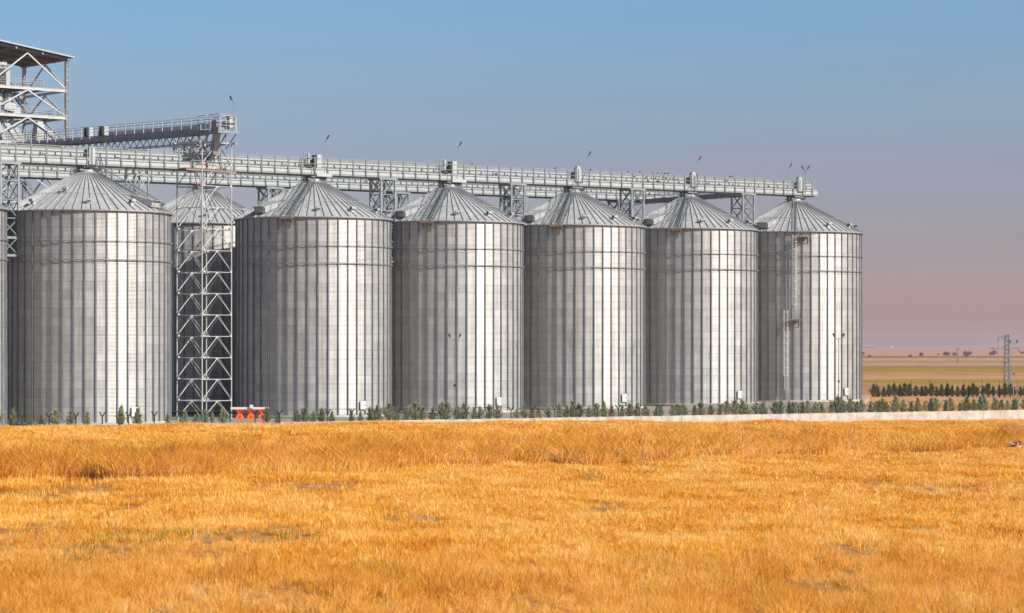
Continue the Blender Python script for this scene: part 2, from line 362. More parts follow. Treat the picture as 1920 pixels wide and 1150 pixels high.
make_silo(-2.5,0,'steel grain silo cut off by the left edge of the picture','B')
make_silo(-1.5,0,'wide steel silo left of the tall lattice tower, no stairs on its roof front','B')
make_silo(0,0,'steel silo just right of the lattice tower, orange farm implement at its left foot','A')
make_silo(1,0,'steel silo directly behind the middle yard lamp post','A')
make_silo(2,0,'middle steel silo, third from the right end of the front row','A')
make_silo(3,0,'steel silo directly left of the last silo with the wall ladder','A')
make_silo(4,0,'rightmost steel silo, with a caged ladder and two platforms on its wall','E')
make_silo(0,28,'shaded silo set back behind the lattice tower, its top edge sunlit','D','back row silo')

# ---------------------------------------------------------------- long conveyor galleries
RU=MB.__new__(MB)
def gallery(label,k0,k1,p,z,ps,dense=True,step=2.21,grp='long conveyor galleries'):
    Lg=(k1-k0)*PITCH; o=W(k0,p,base(k0)+z)
    t=thing('conveyor_gallery',label,'conveyor',o,0,grp); t.rotation_euler=(0,-math.atan(.19/PITCH),TH)
    s=MB(); s.box((Lg/2,0,-.04),(Lg,2.3,.10),mi=0); s.box((Lg/2,-1.14,.24),(Lg,.07,.42),mi=1); s.box((Lg/2,1.14,.24),(Lg,.07,.42),mi=1)
    s.box((Lg/2,-1.12,-.11),(Lg,.14,.2),mi=0); s.box((Lg/2,1.12,-.11),(Lg,.14,.2),mi=0)
    s.box((Lg/2,-.6,-.24),(Lg,.10,.25),mi=0); s.box((Lg/2,.6,-.24),(Lg,.10,.25),mi=0)
    s.build('walkway_deck',[M['beam'],M['white']],t)
    s=MB(); s.box((Lg/2,.15,1.42),(Lg,.75,.85)); s.box((Lg/2,-.245,1.80),(Lg,.05,.07),mi=1); s.box((Lg/2,-.245,1.03),(Lg,.05,.09),mi=1); s.box((Lg/2,.15,1.88),(Lg,.95,.05)); s.box((Lg/2,.15,.72),(Lg,.55,.38),mi=2)
    x=1.1; rr=random.Random(int(p)+3)
    while x<Lg:
        s.box((x,-.235,1.42),(.09,.03,.8),mi=1); s.box((x+1.2,.15,.35),(.12,.5,.9),mi=3)
        for q in range(2):
            if rr.random()<.5: s.box((x+rr.uniform(.2,2.6),-.27,rr.uniform(.85,1.15)),(rr.uniform(.15,.55),.14,rr.uniform(.08,.22)),mi=rr.choice([3,2,2]))
        x+=2.9
    s.build('conveyor_trough',[M['white'],M['steel'],M['steel_dark'],M['black']],t)
    s=MB()
    for yy in (-1.2,1.2):
        for h in (.80,1.30): s.tube((0,yy,h),(Lg,yy,h),.05,5)
        s.bar((0,yy,2.12),(Lg,yy,2.12),.08,.08)
        s.box((Lg/2,yy+(.03 if yy<0 else -.03),.62),(Lg,.03,.16),mi=1)
    x=.6
    while x<Lg: s.box((x,1.25,1.02),(.14,.10,2.24)); x+=step
    s.build('handrail',[M['beam'],M['white']],t)
    s=MB(); s.box((0,-1.26,.98),(.20,.12,2.32)); s.box((-.13,-1.26,.62),(.09,.10,.30)); pm=s.mesh('post',M['post'])
    x=.6
    while x<Lg: link('post',pm,t,(x,0,0)); x+=step
    return t
gallery('long white conveyor gallery running over the front row of silos',-3.0,4.17,0,33.55,0)
gallery('rear conveyor gallery running lower and parallel behind the front one',-3.0,3.95,28,33.65,0)
# cross conveyor at the far end
def cross():
    a=W(3.55,3,base(3.5)+33.3); b=W(3.55,27,base(3.5)+33.1)
    t=thing('cross_conveyor','short shaded conveyor linking the two long galleries near their right end','conveyor',a)
    d=b-a; s=MB(); s.bar((0,0,0),d,2.0,.7); s.build('trough',M['steel_dark'],t)
    s=MB(); n=12; side=Vector((CT,ST,0))
    for q in (-1,1):
        for i in range(n+1): pz=d*(i/n)+side*q*1.05; s.bar(pz+Vector((0,0,-.5)),pz+Vector((0,0,1.0)),.10)
        s.bar(side*q*1.05+Vector((0,0,1.0)),d+side*q*1.05+Vector((0,0,1.0)),.06)
    s.build('railing',M['beam'],t)
cross()
# drive units and their cabinets standing on the front gallery over each silo
def drive(k,kind,label,dz=0):
    t=thing('conveyor_drive',label,'machine',W(k,0,base(k)+33.65+dz),TH,'drive units over the silo tops')
    if kind==0:
        s=MB(); s.box((.15,-.9,1.5),(.8,.55,2.0)); s.box((.15,-1.2,2.1),(.6,.05,.5)); s.build('cabinet',M['white'],t)
        s=MB(); s.box((-.5,-.9,1.75),(.5,.55,1.3)); s.build('motor',M['black'],t)
        s=MB(); s.bar((-1.9,-.9,.1),(-1.9,-.9,2.7),.09); s.bar((-1.5,-.9,.1),(-1.5,-.9,2.6),.26,mi=1); s.bar((-2.3,-.9,.1),(-2.3,-.9,2.7),.08); s.bar((-2.3,-.9,2.66),(-1.5,-.9,2.66),.08); s.build('hoist_frame',[M['beam'],M['white']],t)
        s=MB(); s.box((-1.6,-1.0,.8),(.9,.5,.5)); s.box((.9,-1.32,-.30),(2.6,.05,.45),mi=1); s.build('gearbox',[M['black'],M['white']],t)
    else:
        s=MB(); s.box((0,-.9,1.35),(.85,.7,2.0)); s.box((.0,-.95,2.5),(.7,.55,.3)); s.build('cabinet',M['white'],t)
        s=MB(); s.box((-.1,-1.27,1.4),(.28,.06,1.7)); s.build('cable_duct',M['steel_dark'],t)
        s=MB(); s.box((-.1,-.9,.45),(1.3,.6,.75)); s.build('motor',M['black'],t)
        s=MB()
        for x in (-.75,.75): s.bar((x,-1.28,.1),(x,-1.28,2.5),.08)
        s.build('frame',M['beam'],t)
drive(-1.5,1,'white drive cabinet on the front gallery above the silo left of the lattice tower',-.55)
drive(0,0,'white cabinet and hoist frame above the silo right of the lattice tower')
drive(1,0,'white cabinet and hoist frame above the silo behind the middle lamp post')
drive(2,1,'tall pale cabinet over the silo third from the right')
drive(3,1,'tall pale cabinet over the silo second from the right, with birds beside it')
drive(4,1,'pale cabinet at the right end of the gallery, over the last silo')
# lamps on the gallery
def glamp(k,dx,h,label,twin=False,p=0,z=33.65,off=-1.2):
    b=W(k,p,base(k)+z)+Vector((CT*dx-ST*0+ST*0,ST*dx,0))+Vector((-ST*off,CT*off,0))
    t=thing('gallery_lamp',label,'lamp',b,0,'lamps above the conveyors')
    s=MB(); s.tube((0,0,-.1),(0,0,h),.035 if not twin else .06,6); s.build('pole',M['beam'],t)
    for q in ((1,-1) if twin else (1,)):
        s=MB(); s.tube((0,0,h),(.35*q,0,h+.45),.03,5); M3=Matrix.Rotation(rad(-60*q),3,'Y')
        s.box((.48*q,0,h+.68),(.62,.34,.2),M=M3); s.build('lamp_head',M['lamp_head'],t)
glamp(0,1.0,4.3,'thin lamp on the gallery above the silo right of the lattice tower')
glamp(1,.6,4.4,'thin lamp on the gallery above the silo behind the middle lamp post')
glamp(2,1.6,4.0,'thin lamp beside the cabinet over the silo third from the right')
glamp(3,.7,4.2,'thin lamp beside the cabinet over the silo second from the right')
glamp(4,-2.9,3.8,'single headed thin lamp left of the last gallery cabinet')
glamp(4,1.2,3.6,'twin headed lamp at the right end of the gallery',True)
# ---------------------------------------------------------------- support trestles
def trestle(k,p,label,ztop=33.3,a=2.5,grp='lattice legs under the conveyors',lv=2.55,zb=0):
    t=thing('support_trestle',label,'trestle',W(k,p,base(k)+zb),TH,grp); h=a/2; H_=ztop-zb; n=round(H_/lv); dz=H_/n
    cs=[(-h,-h),(h,-h),(h,h),(-h,h)]
    s=MB()
    for x,y in cs: s.box((x,y,H_/2),(.24,.24,H_))
    if zb:
        for y in (-h,h): s.box((0,y,0),(a+1.6,.2,.3)); s.box((0,y,2.2),(a+.9,.16,.2))
    s.build('leg_frame',M['beam'],t)
    s=MB()
    for i in range(n):
        z0=i*dz;z1=z0+dz
        for j in range(4):
            a0=Vector((*cs[j],0));a1=Vector((*cs[(j+1)%4],0))
            s.bar(a0+Vector((0,0,z1)),a1+Vector((0,0,z1)),.14)
            s.bar(a0+Vector((0,0,z0)),a1+Vector((0,0,z1)),.12); s.bar(a1+Vector((0,0,z0)),a0+Vector((0,0,z1)),.12)
    s.build('cross_bracing',M['post'],t)
    s=MB(); s.box((0,0,H_-.12),(a+.7,a+.3,.24)); s.build('head_beam',M['beam'],t)
trestle(-2,0,'front lattice trestle between the cut-off silo and the next one',zb=21.5)
trestle(.5,0,'front lattice trestle right of the silo beside the lattice tower',zb=21.5)
trestle(1.5,0,'front lattice trestle right of the silo behind the middle lamp post',zb=21.5)
trestle(2.5,0,'front lattice trestle between the third and second silos from the right',zb=21.5)
trestle(3.5,0,'front lattice trestle left of the last silo',zb=21.5)
trestle(.5,28,'rear lattice trestle seen over the left slope of the silo right of the lattice tower')
trestle(1.5,28,'rear lattice trestle seen behind the first front trestle right of the tower')
trestle(2.5,28,'rear lattice trestle seen behind the middle front trestle')
trestle(3.45,28,'rear lattice trestle seen behind the front trestle third from the lattice tower')
# ---------------------------------------------------------------- bright lattice tower
def lattice_tower():
    k=-.75; t=thing('lattice_tower','tall white tubular lattice tower standing in the gap between two silos','tower',W(k,0,base(k)),TH+rad(7.5)); a=5.15;h=a/2
    cs=[(-h,-h),(h,-h),(h,h),(-h,h)]; lv=[2.45+2.868*i for i in range(13)]; top=lv[-1]
    for x,y in cs:
        s=MB(); s.tube((x,y,0),(x,y,top),.09,8); s.build('leg',M['lattice'],t)
    zs=[-.1]+lv
    for j in range(4):
        s=MB(); a0=Vector((*cs[j],0));a1=Vector((*cs[(j+1)%4],0)); mid=(a0+a1)/2
        for i in range(len(zs)-1):
            z0,z1=zs[i],zs[i+1]
            s.tube(a0+Vector((0,0,z1)),a1+Vector((0,0,z1)),.055,6)
            s.tube(a0+Vector((0,0,z0+.15)),mid+Vector((0,0,z1-.12)),.042,6); s.tube(a1+Vector((0,0,z0+.15)),mid+Vector((0,0,z1-.12)),.042,6)
            for q in (a0,a1): s.box(q+Vector((0,0,z0+.08))+(mid-q).normalized()*.22,(.34,.34,.26),rz=0)
            s.box(mid+Vector((0,0,z1-.1)),(.42,.10,.22) if j%2==0 else (.10,.42,.22))
        s.build('face_bracing',M['lattice'],t)
    s=MB()
    for x in (-h,h): s.bar((x,-h-.9,top+.1),(x,h+.9,top+.1),.18,.28)
    for y in (-h,h): s.bar((-h-.5,y,top+.1),(h+.5,y,top+.1),.18,.22)
    s.build('top_frame',M['lattice'],t)
    z=33.3; s=MB(); s.box((-1.0,-1.9,z),(a+3.6,1.5,.12)); s.box((-1.0,-2.62,z-.1),(a+3.6,.06,.3))
    for x in (-4,-2.4,0,2.2): s.bar((x,-2.6,z-.2),(x*.6,-1.2,z-1.8),.09)
    s.build('service_platform',M['rust'],t)
    for x,zz in ((-1.9,z+.75),(-3.6,z-2.1)):
        w_=MB(); w_.blob((x,-2.8,zz),.15,.15,.17); w_.tube((x,-2.8,zz-.45),(x,-2.8,zz-.2),.12,8,mi=1); w_.build('warning_lamp',[M['red'],M['black']],t)
    s=MB()
    for h_ in (.5,1.1): s.tube((-4.5,-2.65,z+h_),(2.8,-2.65,z+h_),.03,5)
    for i in range(6): x=-4.5+i*1.46; s.tube((x,-2.65,z),(x,-2.65,z+1.1),.03,5)
    s.build('railing',M['lattice'],t)
lattice_tower()
# ---------------------------------------------------------------- high cross gallery from the machine tower to the lattice tower
def high_gallery():
    k=-.75; o=W(k,0,base(k)+38.35); t=thing('high_conveyor','high dark sided conveyor bridge from the machine tower to the lattice tower','conveyor',o,TH+pi/2)
    # local x runs back along +p, y points left
    sl=1.15/54; z=lambda x: x*sl
    def lb(s,x0,x1,y,zz,w,h,mi=0): s.bar((x0,y,z(x0)+zz),(x1,y,z(x1)+zz),w,h,mi=mi)
    s=MB(); lb(s,-5.8,27,0,.0,2.2,.14); lb(s,-1,27,1.15,.28,.10,.62); lb(s,-1,27,-1.15,.28,.10,.62); lb(s,27,55,0,.1,2.0,.14); lb(s,27,55,1.1,.15,.10,.5); lb(s,27,55,-1.1,.15,.10,.5); s.build('side_panel',M['steel_dark'],t)
    s=MB(); lb(s,-3,27,-.3,.95,.7,.6); lb(s,27,55,-.3,.6,.6,.5); s.build('conveyor_trough',M['steel'],t)
    s=MB()
    for y in (-1.2,1.2):
        for hh in (1.2,1.65,2.0): lb(s,-5.8,55,y,hh-.3*(hh>3),.05,.05)
        x=-5.8
        while x<55: s.bar((x,y,z(x)-.1),(x,y,z(x)+2.0),.09,.07); x+=2.4
    for hh in (.7,1.3,2.0): s.bar((-5.8,-1.2,hh),(-5.8,1.2,hh),.06)
    s.build('handrail',M['lattice'],t)
    s=MB(); x=1.0
    while x<54:
        x2=x+1.7
        for y in (-1.0,1.0):
            s.bar((x,y,z(x)-.15),(x+.85,y,z(x)-1.35),.08); s.bar((x+.85,y,z(x)-1.35),(x2,y,z(x2)-.15),.08)
        s.bar((x+.85,-1,z(x)-1.35),(x+.85,1,z(x)-1.35),.07)
        x=x2
    for y in (-1,1): lb(s,1.8,54,y,-1.35,.12,.12); lb(s,1,54,y,-.12,.12,.12)
    s.build('underside_truss',M['beam'],t)
    s=MB(); s.box((-4.6,0,-.12),(2.6,3.4,.14)); s.bar((-5.8,1.6,-.2),(-5.8,-1.6,-.2),.16,.3)
    for y in (-1.5,1.5): s.bar((-5.6,y,-.2),(-3.0,y,-2.2),.1); s.bar((-3,y,-.2),(-3,y,-2.2),.1)
    s.build('head_platform',M['beam'],t)
    s=MB()
    for xa,xb in ((-5.7,-3.3),(-2.4,-.4)):
        for y in (-1.35,1.35):
            for zz in (1.1,2.2): s.bar((xa,y,zz),(xb,y,zz),.07)
            for xx in (xa,xb): s.bar((xx,y,-.1),(xx,y,2.2),.09)
        for zz in (1.1,2.2): s.bar((xa,-1.35,zz),(xa,1.35,zz),.07)
    for y in (-1.3,1.3): s.bar((-3.2,y,-.3),(-.2,y,-3.2),.12); s.bar((-.2,y,-.3),(-3.2,y,-3.2),.10)
    s.build('guard_frame',M['beam'],t)
    s=MB(); s.box((-5.0,-.9,1.15),(.75,.8,1.7)); s.build('cabinet',M['white'],t)
    s=MB(); s.box((-3.4,0,.9),(1.4,1.5,1.2)); s.box((-4.3,.5,.35),(1.2,1.0,.5)); s.build('head_drum',M['steel_dark'],t)
    s=MB(); s.bar((-3.0,-.1,.1),(-2.2,0,-2.9),.75,.75); s.bar((-2.2,0,-2.8),(-.6,0,-4.2),.6,.6); s.build('discharge_chute',M['steel'],t)
    for x in (24,28.2):
        s=MB(); s.box((x,1.0,z(x)+1.35),(.8,.7,1.3)); s.box((x+.5,1.3,z(x)+1.3),(.3,.6,1.4),mi=1); s.build('motor_housing',[M['white'],M['black']],t)
    s=MB(); s.tube((-5.4,-1.2,1.9),(-5.4,-1.2,3.6),.035,6); s.build('lamp_pole',M['beam'],t)
    s=MB(); s.tube((-5.4,-1.2,3.6),(-5.4,-.9,4.1),.03,5); s.box((-5.4,-.7,4.4),(.3,.16,.6),M=Matrix.Rotation(rad(-25),3,'X')); s.build('lamp_head',M['lamp_head'],t)
high_gallery()
def hg_support(p,label,a=2.2,stairs=False,zb=0):
    k=-.75; t=thing('support_trestle',label,'trestle',W(k,p,base(k)+zb),TH,'legs under the high conveyor bridge'); zt=38.0+p*.02-1.3-zb; h=a/2
    cs=[(-h,-h),(h,-h),(h,h),(-h,h)]; s=MB()
    for x,y in cs: s.box((x,y,zt/2),(.2,.2,zt))
    s.build('leg_frame',M['beam'],t); s=MB(); n=11 if zb==0 else 2; dz=zt/n
    for i in range(n):
        for j in range(4):
            a0=Vector((*cs[j],i*dz));a1=Vector((*cs[(j+1)%4],i*dz)); u=Vector((0,0,dz)); s.bar(a0+u,a1+u,.1); s.bar(a0,a1+u,.08)
            if (i+j)%2: s.bar(a1,a0+u,.08)
    s.build('cross_bracing',M['lattice'],t)
    if stairs:
        s=MB()
        for i,(z0) in enumerate((.2,2.3)):
            d=1 if i%2 else -1
            for q in (-.4,.4):
                s.bar((1.6+q*0,-2.2*d+0,z0),(1.6,2.2*d,z0+2.3),.08,.25) if q<0 else s.bar((2.5,-2.2*d,z0),(2.5,2.2*d,z0+2.3),.08,.25)
            for j in range(11): y=-2.2*d+4.4*d*j/10; s.box((2.05,y,z0+2.3*j/10),(.9,.26,.04))
            for xx in (1.6,2.5): s.tube((xx,-2.2*d,z0+1.0),(xx,2.2*d,z0+3.3),.03,5)
        s.build('stairs',M['steel_dark'],t)
hg_support(4.2,'short dark trestle with stairs between the tower platform and the high bridge',2.6,True,33.4)
hg_support(17,'trestle under the high bridge, right of the roof top of the widest left silo')
hg_support(29,'rear trestle under the high bridge, partly hidden by the long galleries')
# ---------------------------------------------------------------- machine tower (head house)
def head_house():
    Z1=396.; o=Vector((-.17324*Z1,Z1,.9)); t=thing('machine_tower','open steel elevator tower with sloping roof at the left edge of the picture','tower',o,TH)
    LX,LY=13.6,13.2; z0=-.9
    fl=[6,11,16,21,26,31,35.7,39.9,44.1,48.3]  # floor heights above ground (ground = -.9 offset included)
    H=53.4
    cols=[(0,0),(-LX,0),(0,LY),(-LX,LY)]
    cm=[]
    for x,y in cols:
        s=MB(); ht=H+(-x)*.13-.35
        s.box((x,y,ht/2),(.10,.42,ht)); s.box((x-.22,y,ht/2),(.06,.46,ht)); s.box((x+.22,y,ht/2),(.06,.46,ht),mi=0)
        for i in range(int(ht/.9)): s.box((x,y-.17,i*.9+.4),(.36,.04,.08))
        s.build('column',M['steel'],t)
    for z in fl:
        s=MB()
        for y in (0,LY): s.box((-LX/2,y,z),(LX,.24,.42)); s.box((-LX/2,y-.14,z+.2),(LX,.06,.06)); s.box((-LX/2,y-.14,z-.2),(LX,.06,.06))
        for x in (0,-LX): s.box((x,LY/2,z),(.24,LY,.40))
        for x in (-3.4,-6.8,-10.2): s.box((x,LY/2,z-.02),(.2,LY,.3),mi=1)
        s.build('floor_beam',[M['lattice'],M['steel_dark']],t)
        s=MB()
        for y in (0,LY):
            if z>30 or y==0:
                zc=z-.25; zp=fl[fl.index(z)-1]+.3 if fl.index(z)>0 else 0
                s.bar((-LX/2,y,zc),(-.2,y,zp),.2,.2); s.bar((-LX/2,y,zc),(-LX+.2,y,zp),.2,.2)
        for x in (0,-LX):
            zc=z-.25; zp=fl[fl.index(z)-1]+.3 if fl.index(z)>0 else 0
            s.bar((x,LY/2,zc),(x,.2,zp),.2,.2); s.bar((x,LY/2,zc),(x,LY-.2,zp),.2,.2)
        s.build('chevron_brace',M['lattice'],t)
    s=MB(); zc=H+LX*.065-.6
    for y in (0,LY): s.bar((-LX/2,y,zc),(-.2,y,48.6),.2); s.bar((-LX/2,y,zc),(-LX+.2,y,48.6),.2)
    for x in (0,-LX): s.bar((x,LY/2,H-x*.13-.5),(x,.2,48.6),.18); s.bar((x,LY/2,H-x*.13-.5),(x,LY-.2,48.6),.18)
    s.build('chevron_brace',M['lattice'],t)
    # decks (left part, a gap at the stairs)
    for z,x1 in ((48.3,-4.2),(44.1,-.4),(39.9,-.4),(35.7,-6)):
        s=MB(); s.box((-(LX-(-x1))/2+x1 if False else (-LX+x1)/2,LY*.30,z+.24),(LX+x1,LY*.6,.05)); s.build('floor_deck',M['beam'],t)
        s=MB()
        for h in (.4,.75,1.1): s.tube((-LX,-.12,z+.3+h),(x1,-.12,z+.3+h),.03,5); s.tube((x1,-.12,z+.3+h),(x1,LY*.6,z+.3+h),.03,5)
        n=int((LX+x1)/1.5)
        for i in range(n+1): x=-LX+(LX+x1)*i/n; s.tube((x,-.12,z+.2),(x,-.12,z+1.4),.035,5)
        for i in range(5): s.tube((x1,LY*.6*i/4,z+.2),(x1,LY*.6*i/4,z+1.4),.035,5)
        s.build('railing',M['lattice'],t)
    # roof
    s=MB(); ov=.9; 
    c=[(-LX-ov,-ov),(ov,-ov),(ov,LY+ov),(-LX-ov,LY+ov)]
    zr=lambda x: H-x*.13
    top=[(x,y,zr(x)+.28) for x,y in c]; bot=[(x,y,zr(x)+.12) for x,y in c]
    s.quad(top,0); s.quad(bot[::-1],0)
    for i in range(4): j=(i+1)%4; s.quad([bot[i],bot[j],top[j],top[i]],1)
    for i in range(30):
        y=-ov+(LY+2*ov)*i/29; s.bar((-LX-ov,y,zr(-LX-ov)+.08),(ov,y,zr(ov)+.08),.12,.07,mi=0)
    s.build('roof_sheet',[M['roof_under'],M['white']],t)
    s=MB()
    for y in (0,LY/3,2*LY/3,LY): s.bar((-LX-ov,y,zr(-LX-ov)-.12),(ov*.5,y,zr(ov)-.12),.22,.42)
    for x in (-.1,-LX/3,-2*LX/3,-LX): s.bar((x,-.7,zr(x)-.32),(x,LY+.7,zr(x)-.32),.25,.3)
    s.build('roof_beam',M['steel_dark'],t)
    # stairs
    def flight(x0,y,za,x1,zb,nm='stairs'):
        s=MB()
        for q in (-.45,.45): s.bar((x0,y+q,za),(x1,y+q,zb),.06,.28)
        n=14
        for i in range(n): f=(i+.5)/n; s.box((x0+(x1-x0)*f,y,za+(zb-za)*f),(.28,.9,.04))
        for q in (-.45,.45):
            for hh in (.55,1.05): s.tube((x0,y+q,za+hh),(x1,y+q,zb+hh),.03,5)
            for i in range(5): f=i/4; s.tube((x0+(x1-x0)*f,y+q,za+(zb-za)*f),(x0+(x1-x0)*f,y+q,za+(zb-za)*f+1.05),.03,5)
        s.build(nm,M['steel_dark'],t)
    flight(-4.6,3.2,44.3,-8.0,48.4); flight(-5.6,1.6,39.5+.6,-2.4,44.3); flight(-7.6,4.4,35.9,-4.0,40.1); flight(-3.6,3.0,31.2,-7.4,35.9); flight(-8.2,3.0,26.2,-4.4,31.1)
    # machinery
    s=MB(); s.box((-10.0,3.0,50.4),(1.7,1.8,3.7)); s.box((-12.3,3.0,50.0),(1.8,2.0,3.0)); s.box((-8.9,3.0,49.9),(.8,1.4,3.4)); s.build('grain_cleaner',M['steel'],t)
    s=MB(); s.box((-10.0,2.05,50.0),(1.35,.06,2.6)); s.build('front_panel',M['black'],t)
    cu=bpy.data.curves.new('panel_lettering','FONT'); cu.body='CIMBRIA'; cu.size=.52; cu.align_x='CENTER'; cu.extrude=.01
    tmp=bpy.data.objects.new('tmp',cu); COL.objects.link(tmp); bpy.context.view_layer.update(); me=bpy.data.meshes.new_from_object(tmp); bpy.data.objects.remove(tmp); me.materials.clear(); me.materials.append(M['ink'])
    lt=link('lettering',me,t,(-10.0,2.06,51.45)); lt.rotation_euler=(pi/2,0,0); lt['label']='dark lettering reading CIMBRIA'
    s=MB()
    for x in (-12.4,-10.6,-8.9): s.lathe([(.25,44.4),(.25,45.0),(.9,46.3),(.9,47.4),(.5,48.1)],10,c=(x,2.4,0))
    s.build('hopper',M['steel'],t)
    s=MB()
    M3=Matrix.Rotation(rad(12),3,'Y')
    s.box((-11.9,1.2,45.4),(2.0,1.2,1.5),M=M3); s.box((-9.4,1.2,45.4),(1.9,1.2,1.3),M=M3); s.box((-7.6,2.5,45.0),(1.2,1.2,1.0)); s.build('sifter_box',M['white'],t)
    s=MB(); s.lathe([(.3,41.0),(.35,41.6),(2.4,44.0)],12,c=(-12.2,2.6,0)); s.build('collecting_hopper',M['rust'],t)
    for i,(xa,xb) in enumerate(((-11.4,-9.6),(-10.2,-6.6),(-8.6,-5.9),(-12.6,-11.9))):
        s=MB(); s.bar((xa,1.4+i*.3,43.6),(xb,1.0,38.9),.75,.6); s.bar((xb,1.0,38.95),(xb,1.0,36.6),.75,.6); s.build('chute',M['white'],t)
    s=MB(); s.box((-4.4,.8,41.5),(1.25,1.2,3.0)); s.box((-4.4,.8,43.2),(1.0,1.0,.4)); s.build('dust_filter',M['white'],t)
    s=MB(); s.box((-2.6,.9,41.2),(.9,1.0,1.9)); s.box((-3.15,.9,41.0),(.3,.9,1.4),mi=1); s.build('fan_unit',[M['white'],M['black']],t)
    for i,x in enumerate((-12.5,-10.8,-8.6)):
        s=MB(); s.box((x,6,22),(.9,1.1,43)); s.build('bucket_elevator_leg',M['steel'],t)
head_house()

# ---------------------------------------------------------------- terrain
FX=[-200,-62,-45,-22,-12,-5,0,10,28,67,200]; FZ=[1.9,1.8,1.78,1.62,1.50,1.32,1.12,.8,.42,-.05,-.3]
def ipl(X):
    for i in range(10):
        if X<=FX[i+1]: f=(X-FX[i])/(FX[i+1]-FX[i]); return FZ[i]+(FZ[i+1]-FZ[i])*f
    return FZ[-1]
def fieldz(X,Y):
    b=ipl(X)
    d=(X+51.7)*.508-(Y-271.7)*.8616
    f=min(1,max(0,(d-1)/16)); f=f*f*(3-2*f); tgt=min(b,.95)
    z=tgt+(b-tgt)*f
    z+=.10*sin(X*.23+Y*.11)*sin(Y*.07+1.3)+.05*sin(X*.6-Y*.35)
    return z
def fence_pt(j): return Vector((-51.7+2.585*j,271.7+1.524*j,0))
def grid(name,nu,nv,fn,m):
    v=[fn(i/(nu-1),j/(nv-1)) for j in range(nv) for i in range(nu)]
    f=[(j*nu+i,j*nu+i+1,(j+1)*nu+i+1,(j+1)*nu+i) for j in range(nv-1) for i in range(nu-1)]
    me=bpy.data.meshes.new(name); me.from_pydata(v,[],f); me.materials.append(m)
    me.polygons.foreach_set('use_smooth',[True]*len(f)); me.update()
    o=link(name,me); o['kind']='structure'; return o
def nmat(name,stops,scale,rough=.95,bump=.3,stretch=(1,1,1),stops2=None,sc2=.03):
    m=bpy.data.materials.new(name); m.use_nodes=True; nt=m.node_tree; b=nt.nodes['Principled BSDF']; N=nt.nodes.new; L=nt.links.new
    b.inputs['Roughness'].default_value=rough; b.inputs['Specular IOR Level'].default_value=.15
    g=N('ShaderNodeNewGeometry'); mp=N('ShaderNodeMapping'); mp.inputs['Scale'].default_value=stretch; L(g.outputs['Position'],mp.inputs['Vector'])
    no=N('ShaderNodeTexNoise'); no.inputs['Scale'].default_value=scale; no.inputs['Detail'].default_value=10; no.inputs['Roughness'].default_value=.7; L(mp.outputs[0],no.inputs['Vector'])
    r=N('ShaderNodeValToRGB'); e=r.color_ramp.elements
    while len(e)<len(stops): e.new(.5)
    for i,(p,c) in enumerate(stops): e[i].position=p; e[i].color=(*c,1)
    L(no.outputs['Fac'],r.inputs['Fac']); L(r.outputs['Color'],b.inputs['Base Color'])
    bp=N('ShaderNodeBump'); bp.inputs['Strength'].default_value=bump; bp.inputs['Distance'].default_value=.1; L(no.outputs['Fac'],bp.inputs['Height']); L(bp.outputs['Normal'],b.inputs['Normal'])
    return m
soil=nmat('straw_litter_soil',[(.3,(.14,.07,.035)),(.5,(.34,.17,.06)),(.7,(.55,.31,.11))],1.4)
yardm=nmat('dry_yard_grass',[(.3,(.22,.13,.07)),(.52,(.50,.25,.08)),(.7,(.60,.36,.15))],.9)
nt=yardm.node_tree; N=nt.nodes.new; L=nt.links.new; b=nt.nodes['Principled BSDF']; src=b.inputs['Base Color'].links[0].from_socket
g=N('ShaderNodeNewGeometry'); sp=N('ShaderNodeSeparateXYZ'); L(g.outputs['Position'],sp.inputs[0]); mr_=N('ShaderNodeMapRange'); mr_.inputs['From Min'].default_value=48; mr_.inputs['From Max'].default_value=54; L(sp.outputs['X'],mr_.inputs['Value'])
mm=N('ShaderNodeMix'); mm.data_type='RGBA'; L(mr_.outputs['Result'],mm.inputs['Factor']); mm.inputs['A'].default_value=(.27,.23,.20,1); L(src,mm.inputs['B']); L(mm.outputs['Result'],b.inputs['Base Color'])
def field_fn(u,v):
    # v: 0 near .. 1 at the fence line ; u across
    j=-9+u*66; f=fence_pt(j); near=Vector((f.x*.45,40,0)) ; 
    p=near.lerp(f,v**.8); return (p.x,p.y,fieldz(p.x,p.y))
grid('stubble_field',160,140,field_fn,soil)
def yard_fn(u,v):
    j=-12+u*76; f=fence_pt(j)+Vector((-.508,.8616,0))*.25; kk=((f.x+27.55)*CT+(f.y-357)*ST)/PITCH
    w_=[0,2.4,6,12,30,60,110,150,175,190]
    d=w_[round(v*9)]; zy=.19*(max(-4,kk+d*.004)+1.5)
    if u>.72: zy=max(zy,1.05)
    z={0:1.28,2.4:1.2}.get(d,zy)
    if d==6: z=zy+.2
    if d>=175: z=-.3 if d<190 else -.8
    q=f+Vector((-.508,.8616,0))*d
    return (q.x,q.y,z)
grid('yard_ground',90,10,yard_fn,yardm)
